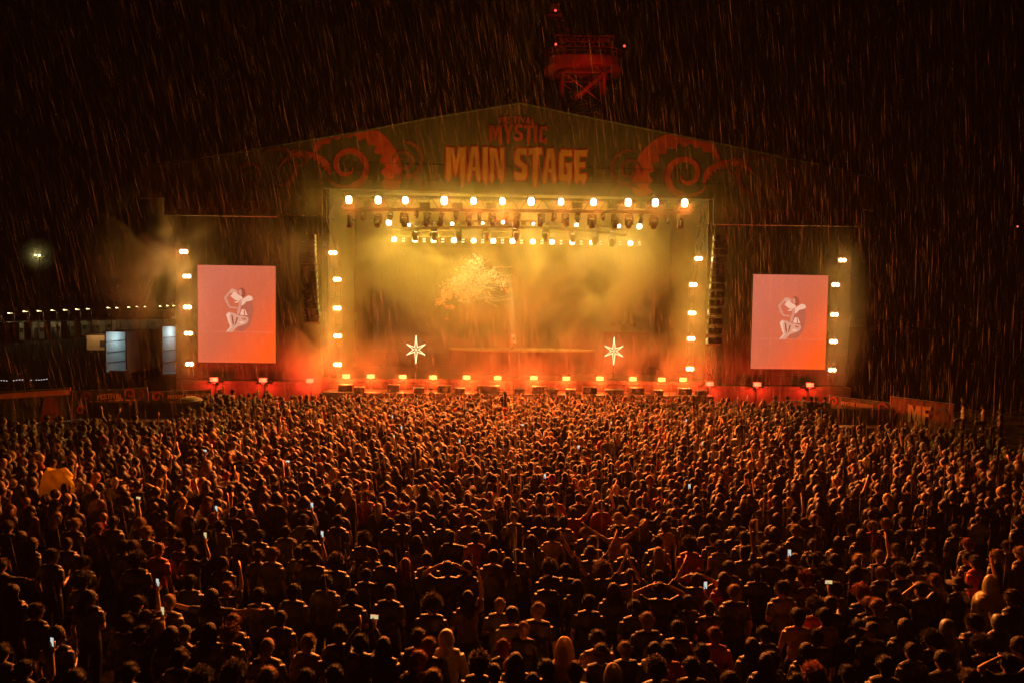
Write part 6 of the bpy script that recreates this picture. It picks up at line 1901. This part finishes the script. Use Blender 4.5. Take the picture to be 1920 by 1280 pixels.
def smoke(name, c, size, dens, noise, label, step=.8):
    o = MB().ball((0, 0, 0), (size[0] / 2, size[1] / 2, size[2] / 2), 24, 16).build(name, vol_mat(name + '_air', (1, 1, 1), dens, noise, step=step), None, W(*c), YAW)
    tag(o, label, 'smoke', kind='stuff')
    return o
um = (ul + ur) / 2
smoke('smoke', (um, 5.0, 8.2), (31, 12, 18.5), 0.20, (0.19, 0.45, 0.60, 0.05, 0.5), 'amber stage smoke filling the stage opening')
u1, z1 = S(596, 660, -1)
smoke('smoke', (u1, -0.5, z1 + .2), (7, 5, 8), 0.16, (0.35, 0.42, 0.62, 0.0, 0.3), 'smoke spilling out at the lower left corner of the stage')
u1, z1 = S(285, 470, 0)
smoke('smoke', (u1, 0.5, z1), (11, 7, 13), 0.50, (0.24, 0.46, 0.62, 0.0, 0.15), 'pale brown smoke drifting off beyond the left video screen')

smoke('smoke', (um, 1.4, DZ + 1.1), (34, 9, 5.8), 0.085, (0.25, 0.44, 0.60, 0.06, 0.5), 'low orange smoke rolling along the front of the stage')
smoke('smoke', (um, 3.0, 10), (62, 16, 24), 0.014, (0.12, 0.3, 0.7, 0.5, 0.2), 'thin warm mist glowing round the whole stage', 2.0)

# dense mist volumes added around the lamps to make their halos
def mist(c, size, dens, label):
    o = MB().ball((0, 0, 0), (size[0] / 2, size[1] / 2, size[2] / 2), 20, 12).build('mist', vol_mat('lamp_mist_air', (1, 1, 1), dens, (.6, .3, .7, .5, .05), step=0.4), None, c, YAW)
    tag(o, label, 'mist', kind='stuff')
pa, pb = SW(640, 375, VT), SW(1300, 381, VT)
mist((pa + pb) / 2, ((pb - pa).length + 14, 4.4, 4.4), 0.11, 'added halo mist round the front truss lamps')
for nm, pts in cols.items():
    q0, q1 = SW(*pts[0], -.15), SW(*pts[-1], -.15)
    mist((q0 + q1) / 2, (5.0, 4.0, (q0 - q1).length + 6.5), 0.15, 'added halo mist round the lamp column ' + nm)

q0 = at_y(72, 479, 150)
mist(q0, (9, 7, 9), .04, 'added greenish halo mist round the far floodlight mast')  # mist ball added to give the mast lamps a halo

u1, z1 = S(560, 430, -3)
smoke('smoke', (u1, -3.2, z1), (10, 4, 9), 0.07, (0.26, 0.46, 0.62, 0.0, 0.1), 'smoke rolling up past the upper left corner of the roof')
